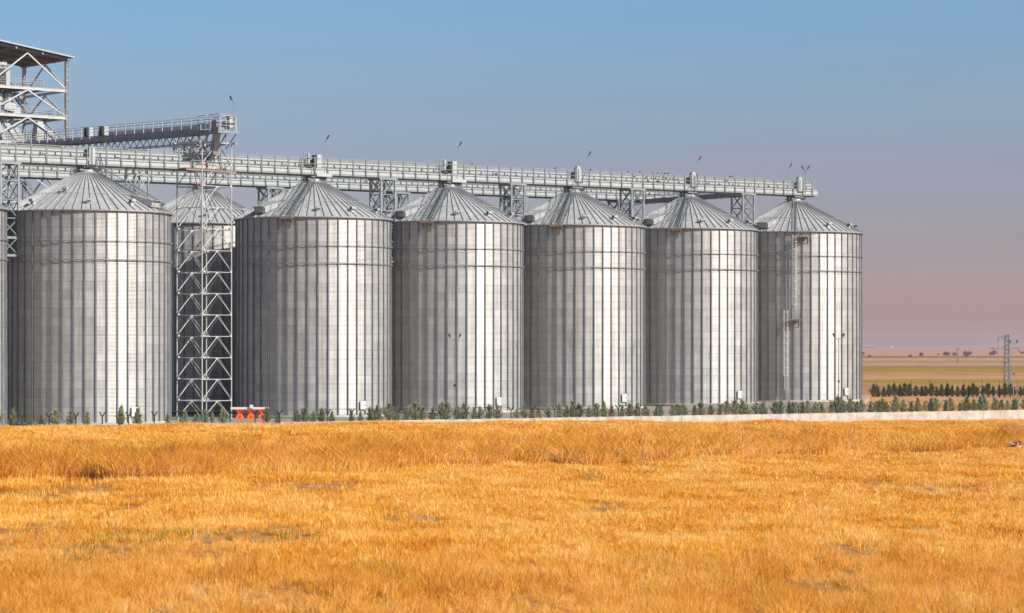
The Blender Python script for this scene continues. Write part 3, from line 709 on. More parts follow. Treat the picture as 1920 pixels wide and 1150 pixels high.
# far plain with crop strips
def plain_mat():
    m=bpy.data.materials.new('far_plain'); m.use_nodes=True; nt=m.node_tree; b=nt.nodes['Principled BSDF']; N=nt.nodes.new; L=nt.links.new
    b.inputs['Roughness'].default_value=.95; b.inputs['Specular IOR Level'].default_value=.1
    g=N('ShaderNodeNewGeometry'); sp=N('ShaderNodeSeparateXYZ'); L(g.outputs['Position'],sp.inputs[0])
    mp=N('ShaderNodeMapping'); mp.inputs['Scale'].default_value=(.25,1,1); L(g.outputs['Position'],mp.inputs['Vector'])
    n1=N('ShaderNodeTexNoise'); n1.inputs['Scale'].default_value=.012; n1.inputs['Detail'].default_value=8; n1.inputs['Roughness'].default_value=.7; L(mp.outputs[0],n1.inputs['Vector'])
    # strip coordinate: Y plus a slow drift and a ragged edge
    a=N('ShaderNodeMath'); a.operation='MULTIPLY_ADD'; L(n1.outputs['Fac'],a.inputs[0]); a.inputs[1].default_value=70; L(sp.outputs['Y'],a.inputs[2])
    a2=N('ShaderNodeMath'); a2.operation='MULTIPLY_ADD'; L(sp.outputs['X'],a2.inputs[0]); a2.inputs[1].default_value=.05; L(a.outputs[0],a2.inputs[2])
    dv=N('ShaderNodeMath'); dv.operation='DIVIDE'; L(a2.outputs[0],dv.inputs[0]); dv.inputs[1].default_value=4000
    r=N('ShaderNodeValToRGB'); r.color_ramp.interpolation='LINEAR'
    soilc=(.40,.20,.11); pale=(.50,.27,.14); gr=(.29,.205,.03); gr2=(.24,.18,.045); dk=(.10,.075,.05); brn=(.38,.24,.05); pk=(.46,.25,.17)
    st=[(0,soilc),(740,soilc),(752,gr),(855,gr),(866,pale),(975,soilc),(985,brn),(1130,gr),(1305,gr2),(1330,dk),(1350,soilc),(1600,pale),(1630,dk),(1665,(.3,.24,.1)),(1850,(.28,.22,.08)),(1900,pale),(2330,soilc),(2370,(.05,.045,.03)),(2520,(.05,.045,.03)),(2570,pk),(4000,pk)]
    e=r.color_ramp.elements
    while len(e)<len(st): e.new(.5)
    for i,(p,c) in enumerate(st): e[i].position=min(1,p/4000); e[i].color=(*c,1)
    L(dv.outputs[0],r.inputs['Fac'])
    n2=N('ShaderNodeTexNoise'); n2.inputs['Scale'].default_value=.05; n2.inputs['Detail'].default_value=10; n2.inputs['Roughness'].default_value=.75
    mp2=N('ShaderNodeMapping'); mp2.inputs['Scale'].default_value=(1,.35,1); L(g.outputs['Position'],mp2.inputs['Vector']); L(mp2.outputs[0],n2.inputs['Vector'])
    r2=N('ShaderNodeValToRGB'); r2.color_ramp.elements[0].position=.35; r2.color_ramp.elements[0].color=(.72,.70,.70,1); r2.color_ramp.elements[1].position=.65; r2.color_ramp.elements[1].color=(1.15,1.12,1.1,1); L(n2.outputs['Fac'],r2.inputs['Fac'])
    mx=N('ShaderNodeMix'); mx.data_type='RGBA'; mx.blend_type='MULTIPLY'; mx.inputs['Factor'].default_value=1; L(r.outputs['Color'],mx.inputs['A']); L(r2.outputs['Color'],mx.inputs['B']); L(mx.outputs['Result'],b.inputs['Base Color'])
    return m
s=MB(); s.quad([(-9000,-300,-.6),(9000,-300,-.6),(9000,14000,-.6),(-9000,14000,-.6)]); o=s.build('ground',plain_mat()); o['kind']='structure'
# low far hills
s=MB(); n=120; hm=nmat('far_hill_soil',[(.3,(.30,.20,.16)),(.6,(.42,.28,.22))],.002)
hv=[]
for i in range(n):
    x=-8500+17000*i/(n-1); h=9+10*abs(sin(i*.21))+6*sin(i*.9+1)+5*sin(i*2.3)
    s.v+=[(x,12600,-.6),(x,13300,max(4,h)),(x,13900,-.6)]
for i in range(n-1):
    for q in (0,1): a=i*3+q; s.f.append((a,a+3,a+4,a+1)); s.m.append(0)
o=s.build('hills',hm); o['kind']='structure'

# ---------------------------------------------------------------- boundary wall and fence
wz=lambda j:1.42
t=thing('concrete_wall','low pale concrete boundary wall in front of the shrubs','wall',fence_pt(0))
f0=fence_pt(0)
for j in range(10,60):
    a=fence_pt(j)-f0; b=fence_pt(j+1)-f0; d=(b-a).normalized(); s=MB()
    dzj=.02*sin(j*2.1)
    s.bar(a+d*.02+Vector((0,0,.2)),b-d*.02+Vector((0,0,.2)),.22,2.44+dzj)
    pl=s.build('wall_panel',M['concrete'],t)
t=thing('security_fence','dark green fence with Y shaped post heads along the wall','fence',f0)
s=MB(); s.bar((0,0,-1.2),(0,0,1.15),.12,.12)
dd=Vector((.8616,.508,0)); nn=Vector((.508,-.8616,0)); ax=Vector((.93,-.3,0)).normalized()
for q in (-1,1): s.bar(Vector((0,0,1.1)),ax*q*.36+Vector((0,0,1.58)),.10,.10)
pm=s.mesh('post',M['green'])
for j in range(-4,56):
    p=fence_pt(j)-f0-nn*.22; link('post',pm,t,(p.x,p.y,1.25))
s=MB()
a=fence_pt(-4)-f0-nn*.22; b=fence_pt(55)-f0-nn*.22
for zz in (1.6,1.9,2.2): s.tube(a+Vector((0,0,zz)),b+Vector((0,0,zz)),.008,3)
for q in (-1,1):
    s.tube(a+ax*q*.3+Vector((0,0,2.75)),b+ax*q*.3+Vector((0,0,2.75)),.010,3)
s.build('wire',M['wire'],t)
# ---------------------------------------------------------------- young conifers
def leafmat(name,c1,c2):
    m=bpy.data.materials.new(name); m.use_nodes=True; nt=m.node_tree; b=nt.nodes['Principled BSDF']; N=nt.nodes.new; L=nt.links.new
    b.inputs['Roughness'].default_value=.7; b.inputs['Specular IOR Level'].default_value=.2
    oi=N('ShaderNodeObjectInfo'); no=N('ShaderNodeTexNoise'); no.inputs['Scale'].default_value=5; tc=N('ShaderNodeTexCoord'); L(tc.outputs['Object'],no.inputs['Vector'])
    ad=N('ShaderNodeMath'); ad.operation='MULTIPLY_ADD'; L(oi.outputs['Random'],ad.inputs[0]); ad.inputs[1].default_value=.5; L(no.outputs['Fac'],ad.inputs[2])
    mr=N('ShaderNodeMapRange'); mr.inputs['From Min'].default_value=.35; mr.inputs['From Max'].default_value=1.1; L(ad.outputs[0],mr.inputs['Value'])
    mx=N('ShaderNodeMix'); mx.data_type='RGBA'; mx.inputs['A'].default_value=(*c1,1); mx.inputs['B'].default_value=(*c2,1); L(mr.outputs['Result'],mx.inputs['Factor']); L(mx.outputs['Result'],b.inputs['Base Color'])
    tr=N('ShaderNodeBsdfTranslucent'); L(mx.outputs['Result'],tr.inputs['Color']); ms=N('ShaderNodeMixShader'); ms.inputs[0].default_value=.3
    L(b.outputs[0],ms.inputs[1]); L(tr.outputs[0],ms.inputs[2]); L(ms.outputs[0],nt.nodes['Material Output'].inputs['Surface'])
    return m
M['leaf']=leafmat('conifer_leaf',(.17,.205,.115),(.42,.45,.29))
M['leaf_dark']=leafmat('dark_conifer_leaf',(.05,.075,.035),(.16,.19,.09))
M['leaf_far']=leafmat('haze_toned_bush_leaf',(.22,.17,.14),(.32,.26,.20))  # leaf colours lightened to paint in the distance haze
def conifer(seed,h=1.0,wd=.34,n=1500):
    r=random.Random(seed); s=MB()
    skew=r.uniform(-.06,.06); nb=44
    for i in range(nb):
        f=(i/nb); z0=.0+.80*f**1.5; az=i*2.4+r.uniform(-.6,.6); ln=wd*(1-f)**.9*r.uniform(.55,1.2)+.03
        lift=r.uniform(.55,1.5)
        base_=Vector((skew*z0,0,z0)); tip=base_+Vector((cos(az)*ln,sin(az)*ln,ln*lift+.05))
        for q in range(int(n/nb)):
            g=r.random()**.7; p=base_.lerp(tip,g)+Vector((r.gauss(0,.016),r.gauss(0,.016),r.gauss(0,.02)))
            d=Vector((cos(az)*r.uniform(.1,.7)+r.uniform(-.35,.35),sin(az)*r.uniform(.1,.7)+r.uniform(-.35,.35),r.uniform(.6,1.3))).normalized()
            l=r.uniform(.05,.13); sd=d.cross(Vector((r.uniform(-1,1),r.uniform(-1,1),r.uniform(-1,1)))).normalized()*l*.14
            s.quad([p-sd,p+sd,p+d*l])
    for q in range(26):
        z=.66+.34*q/26; p=Vector((skew*z+r.gauss(0,.012),r.gauss(0,.012),z)); d=Vector((r.uniform(-.35,.35),r.uniform(-.35,.35),1)).normalized(); sd=Vector((r.uniform(-1,1),r.uniform(-1,1),0)).normalized()*.012
        s.quad([p-sd,p+sd,p+d*.09])
    return s
CM=[]
for i in range(6):
    a=conifer(i+11,wd=[.32,.42,.26,.46,.36,.29][i]); b=MB(); b.tube((0,0,-.1),(0,0,.85),.028,5,r2=.006)
    CM.append((a.mesh('foliage',M['leaf']),b.mesh('trunk',M['bark']),a.mesh('foliage',M['leaf_dark'])))
def shrub(loc,h,label,group,dark=False):
    i=R_.randrange(6); t=thing('young_conifer',label,'shrub',loc,R_.uniform(0,6.28),group); sx=h*R_.uniform(.85,1.12); t.scale=(sx,sx,h)
    link('foliage',CM[i][2 if dark else 0],t); link('trunk',CM[i][1],t)
j=-1.5
while j<52.5:
    x=(43+51.25*j)/(1+.00561*j); dense=x>505 or 325<x<440
    hh=R_.choice((1.9,2.1,2.3,2.6))*R_.uniform(.9,1.12) if j>8 else R_.uniform(1.4,2.9)
    if 590<x<700: hh*=.9 if x<1600 else 1.08
    p=fence_pt(j)-nn*R_.uniform(.9,1.6); hh*=.9
    if R_.random()<(.97 if dense else .9) and not (438<x<505 and R_.random()<.85):
        shrub((p.x,p.y,1.1),hh,'young grey green conifer in the row just behind the boundary wall','conifers behind the wall')
    j+=R_.uniform(.30,.46) if dense else R_.uniform(.45,.8)
for i in range(30):
    x=1638+i*9.8+R_.uniform(-2,2); Yb=440+i*.3; p=P(x,748,Yb)
    shrub((p.x,Yb,1.0),R_.uniform(2.0,2.75),'dark young conifer in the far row across the yard','conifers in the far row',True)
# far fence behind that row
t=thing('rear_fence','thin rusty post fence behind the far row of conifers','fence',P(1610,740,452)*1.0)
o0=Vector(t.location); s=MB(); s.bar((0,0,-1.0),(0,0,2.4),.08); pm=s.mesh('post',mat('rusty_post',(.16,.07,.04),.8))
for i in range(10): link('post',pm,t,(i*3.1,0,.2))
s=MB()
for zz in (.8,1.5,2.3): s.tube((0,0,zz),(30,0,zz),.012,3)
s.build('wire',M['wire'],t)
# ---------------------------------------------------------------- yard lamps
def ylamp(x,ytop,Y,zb,label):
    top=10+(648-ytop)*Y/F; h=top-zb; t=thing('yard_lamp',label,'lamp post',((x-960)*Y/F,Y,zb),0,'yard lamp posts')
    s=MB(); s.tube((0,0,0),(0,0,h-.5),.085,8,r2=.05); s.box((0,-.12,h*.42),(.22,.16,.3),mi=1); s.build('pole',[M['steel'],M['black']],t)
    s=MB(); s.bar((-.45,0,h-.45),(.45,0,h-.55),.08); s.bar((-.45,0,h-.45),(-.62,0,h-.2),.06); s.bar((.45,0,h-.55),(.55,0,h-.2),.06); s.build('crossbar',M['beam'],t)
    for q in (-1,1):
        s=MB(); s.box((q*.62,-.05,h-.02),(.22,.45,.42),M=Matrix.Rotation(rad(25*q),3,'Y')); s.build('lamp_head',M['lamp_head'],t)
ylamp(852.5,629,300.5,1.1,'twin headed lamp post in front of the silo in the middle of the row')
ylamp(1572.5,628,328,1.1,'twin headed lamp post in front of the right part of the last silo')
ylamp(1900,640,446,1.0,'twin headed lamp post beside the lattice power pylon at the right edge')
# ---------------------------------------------------------------- power pylons and poles on the plain
def pylon(x,ytop,ybase,Y,label,wb=.5,wt=.3,arms=((.02,-1,1.6),(.2,-1,2.4),(.2,1,2.2))):
    top=10+(648-ytop)*Y/F; zb=10+(648-ybase)*Y/F; h=top-zb; t=thing('power_pylon',label,'pylon',((x-960)*Y/F,Y,zb))
    s=MB(); n=14
    for a,b in ((-1,-1),(1,-1),(1,1),(-1,1)): s.bar((a*wb,b*wb,0),(a*wt,b*wt,h),.14)
    for i in range(n):
        z0=h*i/n;z1=h*(i+1)/n; w0=wb+(wt-wb)*i/n; w1=wb+(wt-wb)*(i+1)/n
        for q in (-1,1):
            s.bar((-w0,q*w0,z0),(w1,q*w1,z1),.09) if i%2 else s.bar((w0,q*w0,z0),(-w1,q*w1,z1),.09)
            s.bar((q*w0,-w0,z0),(q*w1,w1,z1),.09)
    s.build('lattice_mast',M['steel_dark'],t)
    for f,d,l in arms:
        s=MB(); z=h*(1-f); s.bar((0,0,z),(d*l,0,z-.35),.09); s.bar((0,0,z-.6),(d*l,0,z-.35),.07); s.build('crossarm',M['steel_dark'],t)
        s=MB(); s.tube((d*l,0,z-.35),(d*l,0,z-1.0),.05,6); s.build('insulator',M['black'],t)
    return t
pylon(1888,627,742,470,'large lattice power pylon near the right edge')
pylon(1795.5,652,683,1500,'small pylon among the bushes left of the large pylon',.45,.35,((.05,-1,1.3),(.05,1,1.3)))
def pole(x,yt,yb,Y,label,r=.16):
    top=10+(648-yt)*Y/F; zb=max(-.6,10+(648-yb)*Y/F); t=thing('utility_pole',label,'pole',((x-960)*Y/F,Y,zb)); h=top-zb
    s=MB(); s.tube((0,0,0),(0,0,h),r,6,r2=r*.7); s.build('pole_shaft',M['steel_dark'],t)
    s=MB(); s.bar((-1.2,0,h-.8),(1.2,0,h-.8),.14); s.build('crossarm',M['steel_dark'],t)
pole(1871,636,676,1720,'thin utility pole just left of the large pylon')
pole(1817,640,662,3300,'faint far utility pole left of the gap between bushes',.3)
pole(1823,645,666,2900,'faint short utility pole behind the biggest bush',.25)
# far bushes
def bush(x,y,wpx,hpx,Y,label,seed,group='bushes on the plain'):
    b=Vector(((x-960)*Y/F,Y,-.6)); wd=wpx*Y/F/2; h=hpx*Y/F; r=random.Random(seed); t=thing('bush',label,'bush',b,0,group); s=MB()
    lob=[(r.uniform(-.55,.55),r.uniform(-.4,.4),r.uniform(.3,.75),r.uniform(.28,.5)) for _ in range(8)]
    for q in range(900):
        l=r.choice(lob); d=Vector((r.gauss(0,1),r.gauss(0,1),r.gauss(0,1))).normalized()*l[3]*r.uniform(.6,1.05)
        p=Vector(((l[0]+d.x)*wd,(l[1]+d.y)*wd,max(0.02,(l[2]*.75+d.z*.75))*h)); e1=Vector((r.uniform(-1,1),r.uniform(-1,1),r.uniform(-1,1))).normalized(); e2=e1.cross(Vector((r.uniform(-1,1),r.uniform(-1,1),1))).normalized(); k=wd*.11*r.uniform(.6,1.3)
        s.quad([p-e1*k,p+e2*k*.6,p+e1*k,p-e2*k*.6])
    s.build('foliage',M['leaf_far'],t)
    s=MB()
    for a in range(4): s.tube((0,0,0),((r.uniform(-.5,.5))*wd,0,h*.6),wd*.04,5)
    s.build('stem',M['bark'],t)
BL=[(1617.5,666,9,8,2600,'faint bush at the edge of the last silo'),(1630.5,671,8,7,2250,'small dark round bush right of the last silo'),(1706,670,9,7,2300,'small bush left of the larger round bush'),(1726,668,13,10,2500,'round bush between the small one and the bush group'),(1775,667,16,9,2700,'low wide bush left of the small pylon'),(1791,667,12,8,2750,'bush right behind the small pylon foot'),(1814,668,20,14,2700,'biggest bush on the plain, right of the small pylon'),(1862,666,17,10,2900,'wide bush touching the thin utility pole'),(1860,654.6,7,4,9000,'tiny far bush above the wide bush by the pole'),(1916,664,10,6,3000,'bush at the right edge of the picture'),(1760,666,7,4,3000,'tiny low bush left of the low wide bush')]
for i,(x,y,w_,h_,Y_,lb) in enumerate(BL):
    Yg=10.6*F/(y-648) ; bush(x,y,w_,h_,min(Yg,12000),lb,i+50)
for i in range(9):
    x=1618+i*2.8+R_.uniform(-1,1); bush(x,652,R_.uniform(4,6),R_.uniform(2,3.4),12000,'faint hazy tree on the horizon right of the last silo',80+i,'horizon trees')
for i in range(5):
    x=1908+i*4; bush(x,652,5,3,12000,'faint hazy tree on the horizon at the right edge',90+i,'horizon trees at the edge')
t=thing('farm_building','tiny white building on the far horizon','building',Vector(((1672.5-960)*11000/F,11000,-.6)))
s=MB(); s.box((0,0,5),(9,8,10)); s.build('wall',M['white_bin'],t); s=MB(); s.v=[(-5,-4.5,10),(5,-4.5,10),(5,4.5,10),(-5,4.5,10),(-5,0,12.5),(5,0,12.5)]; s.f=[(0,1,5,4),(2,3,4,5),(0,4,3),(1,2,5),(3,2,1,0)]; s.m=[0]*5; s.build('roof',M['roof_under'],t)
# small concrete kiosk by the last silo
p=P(1621,748,395); t=thing('concrete_kiosk','small pale concrete block right beside the foot of the last silo','kiosk',(p.x,395,1.0))
s=MB(); s.box((.1,0,.55),(1.2,1.2,1.1)); s.build('body',M['concrete'],t); s=MB(); s.box((.1,0,1.16),(1.3,1.3,.12)); s.build('lid',M['concrete'],t)
# ---------------------------------------------------------------- farm implement
def implement():
    Y=303; sc=Y/F; x0=(470-960)*sc; zb=1.12; t=thing('seed_drill','red and orange farm implement with a long pale beam, parked behind the fence','farm implement',(x0,Y,zb),rad(4))
    s=MB(); s.box((-.1,0,1.48),(4.5,.35,.26)); s.build('top_beam',M['white_bin'],t)
    s=MB(); s.box((.1,-.25,1.68),(.4,.3,.42)); s.build('control_box',M['white_bin'],t)
    s=MB()
    for i in range(3):
        x=-1.25+i*1.25; s.v+=[]; b=len(s.v)
        s.v+=[(x-.55,-.45,1.34),(x+.55,-.45,1.34),(x+.55,.45,1.34),(x-.55,.45,1.34),(x-.28,-.2,.75),(x+.28,-.2,.75),(x+.28,.2,.75),(x-.28,.2,.75)]
        for f in ((0,1,2,3),(4,7,6,5),(0,4,5,1),(1,5,6,2),(2,6,7,3),(3,7,4,0)): s.f.append(tuple(b+q for q in f)); s.m.append(0)
    s.bar((-1.9,.3,.7),(1.9,.3,.7),.16,mi=0); s.build('hopper_frame',M['red'],t)
    for i in range(3):
        x=-1.25+i*1.3; s=MB(); n=16
        s.tube((x,-.75,.44),(x,-.35,.44),.44,18,mi=0); s.tube((x,-.78,.44),(x,-.74,.44),.12,12,mi=1); s.build('wheel',[M['orange'],M['red']],t)
        s=MB(); s.bar((x-.3,-.5,1.3),(x+.15,-.8,.55),.07); s.build('strut',M['orange'],t)
implement()
# litter at the right field edge
p=P(1903,838,0+240); 
t=thing('litter_heap','crumpled pale and red plastic litter in the stubble at the right edge','litter',(p.x,240,fieldz(p.x,240)+.22))
for nm,mm,sd,off in (('plastic_sheet',mat('dusty_plastic',(.50,.38,.33),.6,0,.15,3),1,(-.15,0,0)),('plastic_scrap',mat('faded_red_plastic',(.35,.10,.08),.6,0,.2,3),2,(.2,-.25,.1))):
    r=random.Random(sd); s=MB(); n=7; sz=1.0 if sd==1 else .5
    for a in range(n):
        for b in range(n): s.v.append((off[0]+(a/(n-1)-.5)*sz*1.4,off[1]+(b/(n-1)-.5)*sz,off[2]+.22+r.uniform(-.2,.34)))
    for a in range(n-1):
        for b in range(n-1): i=a*n+b; s.f.append((i,i+n,i+n+1,i+1)); s.m.append(0)
    o=s.build(nm,mm,t); so_=o.modifiers.new('thickness','SOLIDIFY'); so_.thickness=.01
# ---------------------------------------------------------------- birds
def bird_me(sd):
    s=MB(); s.blob((0,0,.13),.15,.07,.08); s.blob((.14,0,.21),.055,.045,.05); s.bar((.18,0,.21),(.235,0,.2),.02); s.bar((-.12,0,.12),(-.32,0,.08),.07,.02)
    for q in (-.03,.03): s.bar((0,q,0),(0,q,.07),.012)
    return s.mesh('bird',M['bird'])
bm=bird_me(0)
def bird(x,y,label,grp,back=-1.2,z=None,zf=None):
    # sit on a rail: find k on the front rail for this x
    lo,hi=-2,4.17
    for _ in range(40):
        k=(lo+hi)/2; q=W(k,-1*abs(back)); px=960+q.x*F/q.y
        if px<x: lo=k
        else: hi=k
    q=W(k,back,0); zz=base(k)+33.55+zf
    o=tag(link('bird',bm,None,(q.x,q.y,zz),R_.uniform(0,6.28)),label,'bird',grp); sc=R_.uniform(.9,1.3); o.scale=(sc,)*3
for x in (1178,1200,1223,1233,1241,1247,1253,1307,1369,1374,1041,1107,885): bird(x,0,'small dark bird perched on the top rail of the front gallery','birds on the top rail',-1.2,zf=2.15)
for x in (1212,1216,1229,1231,1234,1237,1246,1249,1256,1262,1270,1274,1166,1151,1318,1322,1325): bird(x,0,'small dark bird perched on the lower rail of the front gallery','birds on the lower rail',-1.2,zf=R_.choice((.88,1.38,1.38)))

# ---------------------------------------------------------------- grass
def blade_mat(name,stops,tr=.35):
    m=bpy.data.materials.new(name); m.use_nodes=True; nt=m.node_tree; b=nt.nodes['Principled BSDF']; N=nt.nodes.new; L=nt.links.new
    b.inputs['Roughness'].default_value=.6; b.inputs['Specular IOR Level'].default_value=.12
    oi=N('ShaderNodeObjectInfo'); at_=N('ShaderNodeAttribute'); at_.attribute_name='tone'; g=N('ShaderNodeNewGeometry'); no=N('ShaderNodeTexNoise'); no.inputs['Scale'].default_value=.16; no.inputs['Detail'].default_value=6; no.inputs['Roughness'].default_value=.65; L(g.outputs['Position'],no.inputs['Vector'])
    a=N('ShaderNodeMath'); a.operation='MULTIPLY_ADD'; L(oi.outputs['Random'],a.inputs[0]); a.inputs[1].default_value=.42; L(no.outputs['Fac'],a.inputs[2])
    a2=N('ShaderNodeMath'); a2.operation='SUBTRACT'; L(a.outputs[0],a2.inputs[0]); a2.inputs[1].default_value=.51
    a3=N('ShaderNodeMath'); a3.operation='MULTIPLY_ADD'; L(at_.outputs['Fac'],a3.inputs[0]); a3.inputs[1].default_value=.6; L(a2.outputs[0],a3.inputs[2]); a2=a3
    r=N('ShaderNodeValToRGB'); e=r.color_ramp.elements
    while len(e)<len(stops): e.new(.5)
    for i,(p,c) in enumerate(stops): e[i].position=p; e[i].color=(*c,1)
    L(a2.outputs[0],r.inputs['Fac']); L(r.outputs['Color'],b.inputs['Base Color'])
    t_=N('ShaderNodeBsdfTranslucent'); L(r.outputs['Color'],t_.inputs['Color']); ms=N('ShaderNodeMixShader'); ms.inputs[0].default_value=tr
    L(b.outputs[0],ms.inputs[1]); L(t_.outputs[0],ms.inputs[2]); L(ms.outputs[0],nt.nodes['Material Output'].inputs['Surface'])
    return m
BM1=blade_mat('stubble_straw',[(.05,(.45,.14,.01)),(.36,(.88,.36,.025)),(.60,(.98,.54,.07)),(.85,(.99,.76,.30))],.4)
BM2=blade_mat('dry_tall_grass',[(.05,(.24,.10,.02)),(.28,(.70,.30,.04)),(.50,(.95,.46,.055)),(.75,(.96,.60,.18)),(.94,(.93,.74,.42))],.4)
BM3=blade_mat('green_tuft',[(.2,(.22,.15,.02)),(.5,(.42,.29,.04)),(.8,(.62,.42,.10))])
BM4=blade_mat('pale_loose_straw',[(.1,(.80,.40,.08)),(.4,(.95,.58,.16)),(.7,(.97,.72,.32))])
def clump(seed,n,rad_,h0,h1,wd,lean,m,curl=.2,flat=0):
    r=random.Random(seed); s=MB(); tones=[]
    for i in range(n):
        a=r.uniform(0,2*pi); q=rad_*math.sqrt(r.random()); p=Vector((cos(a)*q,sin(a)*q,-.02)); h=r.uniform(h0,h1)
        b=r.uniform(0,2*pi); ln=r.uniform(0,lean)
        d=Vector((cos(b)*ln,sin(b)*ln,1)).normalized()
        if r.random()<flat: d=Vector((cos(b),sin(b),.12)).normalized(); p.z=r.uniform(.02,.1)
        c=r.uniform(0,2*pi); sd=Vector((cos(c),sin(c),0))*wd*r.uniform(.6,1.3)/2
        m1=p+d*h*.55; tip=p+d*h+Vector((cos(b),sin(b),-.3))*curl*h*r.random()
        s.quad([p-sd,p+sd,m1+sd*.8,m1-sd*.8]); s.quad([m1-sd*.8,m1+sd*.8,tip]); t_=r.random(); tones+=[t_]*7
    me=s.mesh('clump',m); ca=me.attributes.new('tone','FLOAT','POINT'); ca.data.foreach_set('value',tones); return me
PC=bpy.data.collections.new('grass_sources')
protos=[]
specs=[(16,.26,.14,.32,.022,.35,BM1,.1,.15),(18,.30,.12,.30,.024,.6,BM1,.1,.4),(14,.26,.18,.40,.022,.35,BM1,.15,.1),
       (16,.22,.40,1.05,.022,.42,BM2,.3,.0),(14,.28,.35,.80,.026,1.0,BM2,.6,.15),(18,.36,.20,.55,.028,1.3,BM2,.5,.3),
       (20,.26,.12,.32,.026,1.0,BM3,.4,.2),(20,.36,.18,.42,.026,.8,BM4,.2,.75)]
for i,(n,rd,h0,h1,wd,ln,m,cu_,fl_) in enumerate(specs):
    o=bpy.data.objects.new('c%02d'%i,clump(200+i,n,rd,h0,h1,wd,ln,m,cu_,fl_)); PC.objects.link(o); protos.append(o)
rg=np.random.default_rng(5)
def vn(x,y,s,sd):
    # cheap smooth value noise
    x=x/s;y=y/s; xi=np.floor(x).astype(int); yi=np.floor(y).astype(int); fx=x-xi; fy=y-yi; fx=fx*fx*(3-2*fx); fy=fy*fy*(3-2*fy)
    h=lambda a,b:((np.sin(a*127.1+b*311.7+sd*74.7)*43758.5453)%1)
    return (h(xi,yi)*(1-fx)+h(xi+1,yi)*fx)*(1-fy)+(h(xi,yi+1)*(1-fx)+h(xi+1,yi+1)*fx)*fy
def scatter():
    N0=430000
    # density ~ roughly uniform in the picture, so more in front per square metre
    Y=72*(350/72)**rg.random(N0)
    half=Y*.205+1.5
    X=(rg.random(N0)*2-1)*half
    keep=rg.random(N0)<1.0
    d=(X+51.7)*.508-(Y-271.7)*.8616
    keep&=d>.5
    X,Y,d=X[keep],Y[keep],d[keep]
    n1=vn(X,Y*.5,7,1)*.6+vn(X,Y,2.3,2)*.4; n2=vn(X,Y*.6,11,3)*.65+vn(X,Y,3,4)*.35
    n3=vn(X,Y*.22,1.9,11)*.6+vn(X,Y*.3,.8,12)*.4; n4=vn(X,Y*.2,5.5,14)
    z=np.array([fieldz(a,b) for a,b in zip(X,Y)])
    yim=648+(10-z)*F/Y; xim=960+X*F/Y
    # tall weedy margin: a belt crossing the field and the foreground
    front=np.clip((yim-1025-60*(n1-.5)*2)/70,0,1)
    belt_y=np.interp(xim,[0,500,1000,1750,1920],[903,895,874,852,846]); belt_t=np.interp(xim,[0,500,1000,1750,1920],[846,842,826,822,826])
    yb0=200+0*X
    inb=(yim<belt_y-2+26*(n2-.5)+14*(n4-.5))&(yim>belt_t+24*(n2-.5))
    r=rg.random(len(X)); idx=rg.integers(0,3,len(X))
    bt=np.clip((yim-belt_t)/(belt_y-belt_t),0,1); tall=(rg.random(len(X))<front*.72)|(inb&(rg.random(len(X))<.08+.8*bt*np.clip(2.2*n4-.35,.1,1.2)))
    idx=np.where(tall,np.where(inb,np.where(rg.random(len(X))<.7,3,4),3+rg.integers(0,3,len(X))),idx)
    gp=np.exp(-((X+12.5)/4.0)**2-((Y-114)/3.5)**2)+.8*np.exp(-((X-10.5)/4.5)**2-((Y-97)/3)**2)+.6*np.exp(-((X+8)/3)**2-((Y-98)/3)**2); grn=((front>.1)&(n4+.3*n3>.86)|(gp*(.5+n3)>.45))&(rg.random(len(X))<.5); n5=vn(X*.7,Y*.16,1.6,31)*.6+vn(X,Y*.3,.7,33)*.4; idx=np.where((n5>.66)&~inb&(rg.random(len(X))<.38),7,idx); idx=np.where(grn,6,idx)
    sc=rg.uniform(.75,1.25,len(X)); sc=np.where(inb&tall,sc*(.6+1.0*n3+.7*n4),sc); sc=np.where(~tall,sc*(.45+1.05*n3),sc); sc=np.where(tall&~inb,sc*(.30+.85*n3),sc)
    # bare thin patches
    bare=(vn(X,Y*.35,5,9)*.7+vn(X,Y,1.5,8)*.3)
    k2=~((bare>.68)&(rg.random(len(X))<.85)); k2&=~((front>.15)&(n4*.6+n3*.5<.37)&(rg.random(len(X))<.8)); k2&=~((front<.1)&~inb&(bare>.66)&(rg.random(len(X))<.5))
    X,Y,z,idx,sc=X[k2],Y[k2],z[k2],idx[k2],sc[k2]; wide=np.clip(Y/140,.8,1.8)[:]
    return X,Y,z,idx,sc,wide
X,Y,z,idx,sc,wide=scatter()
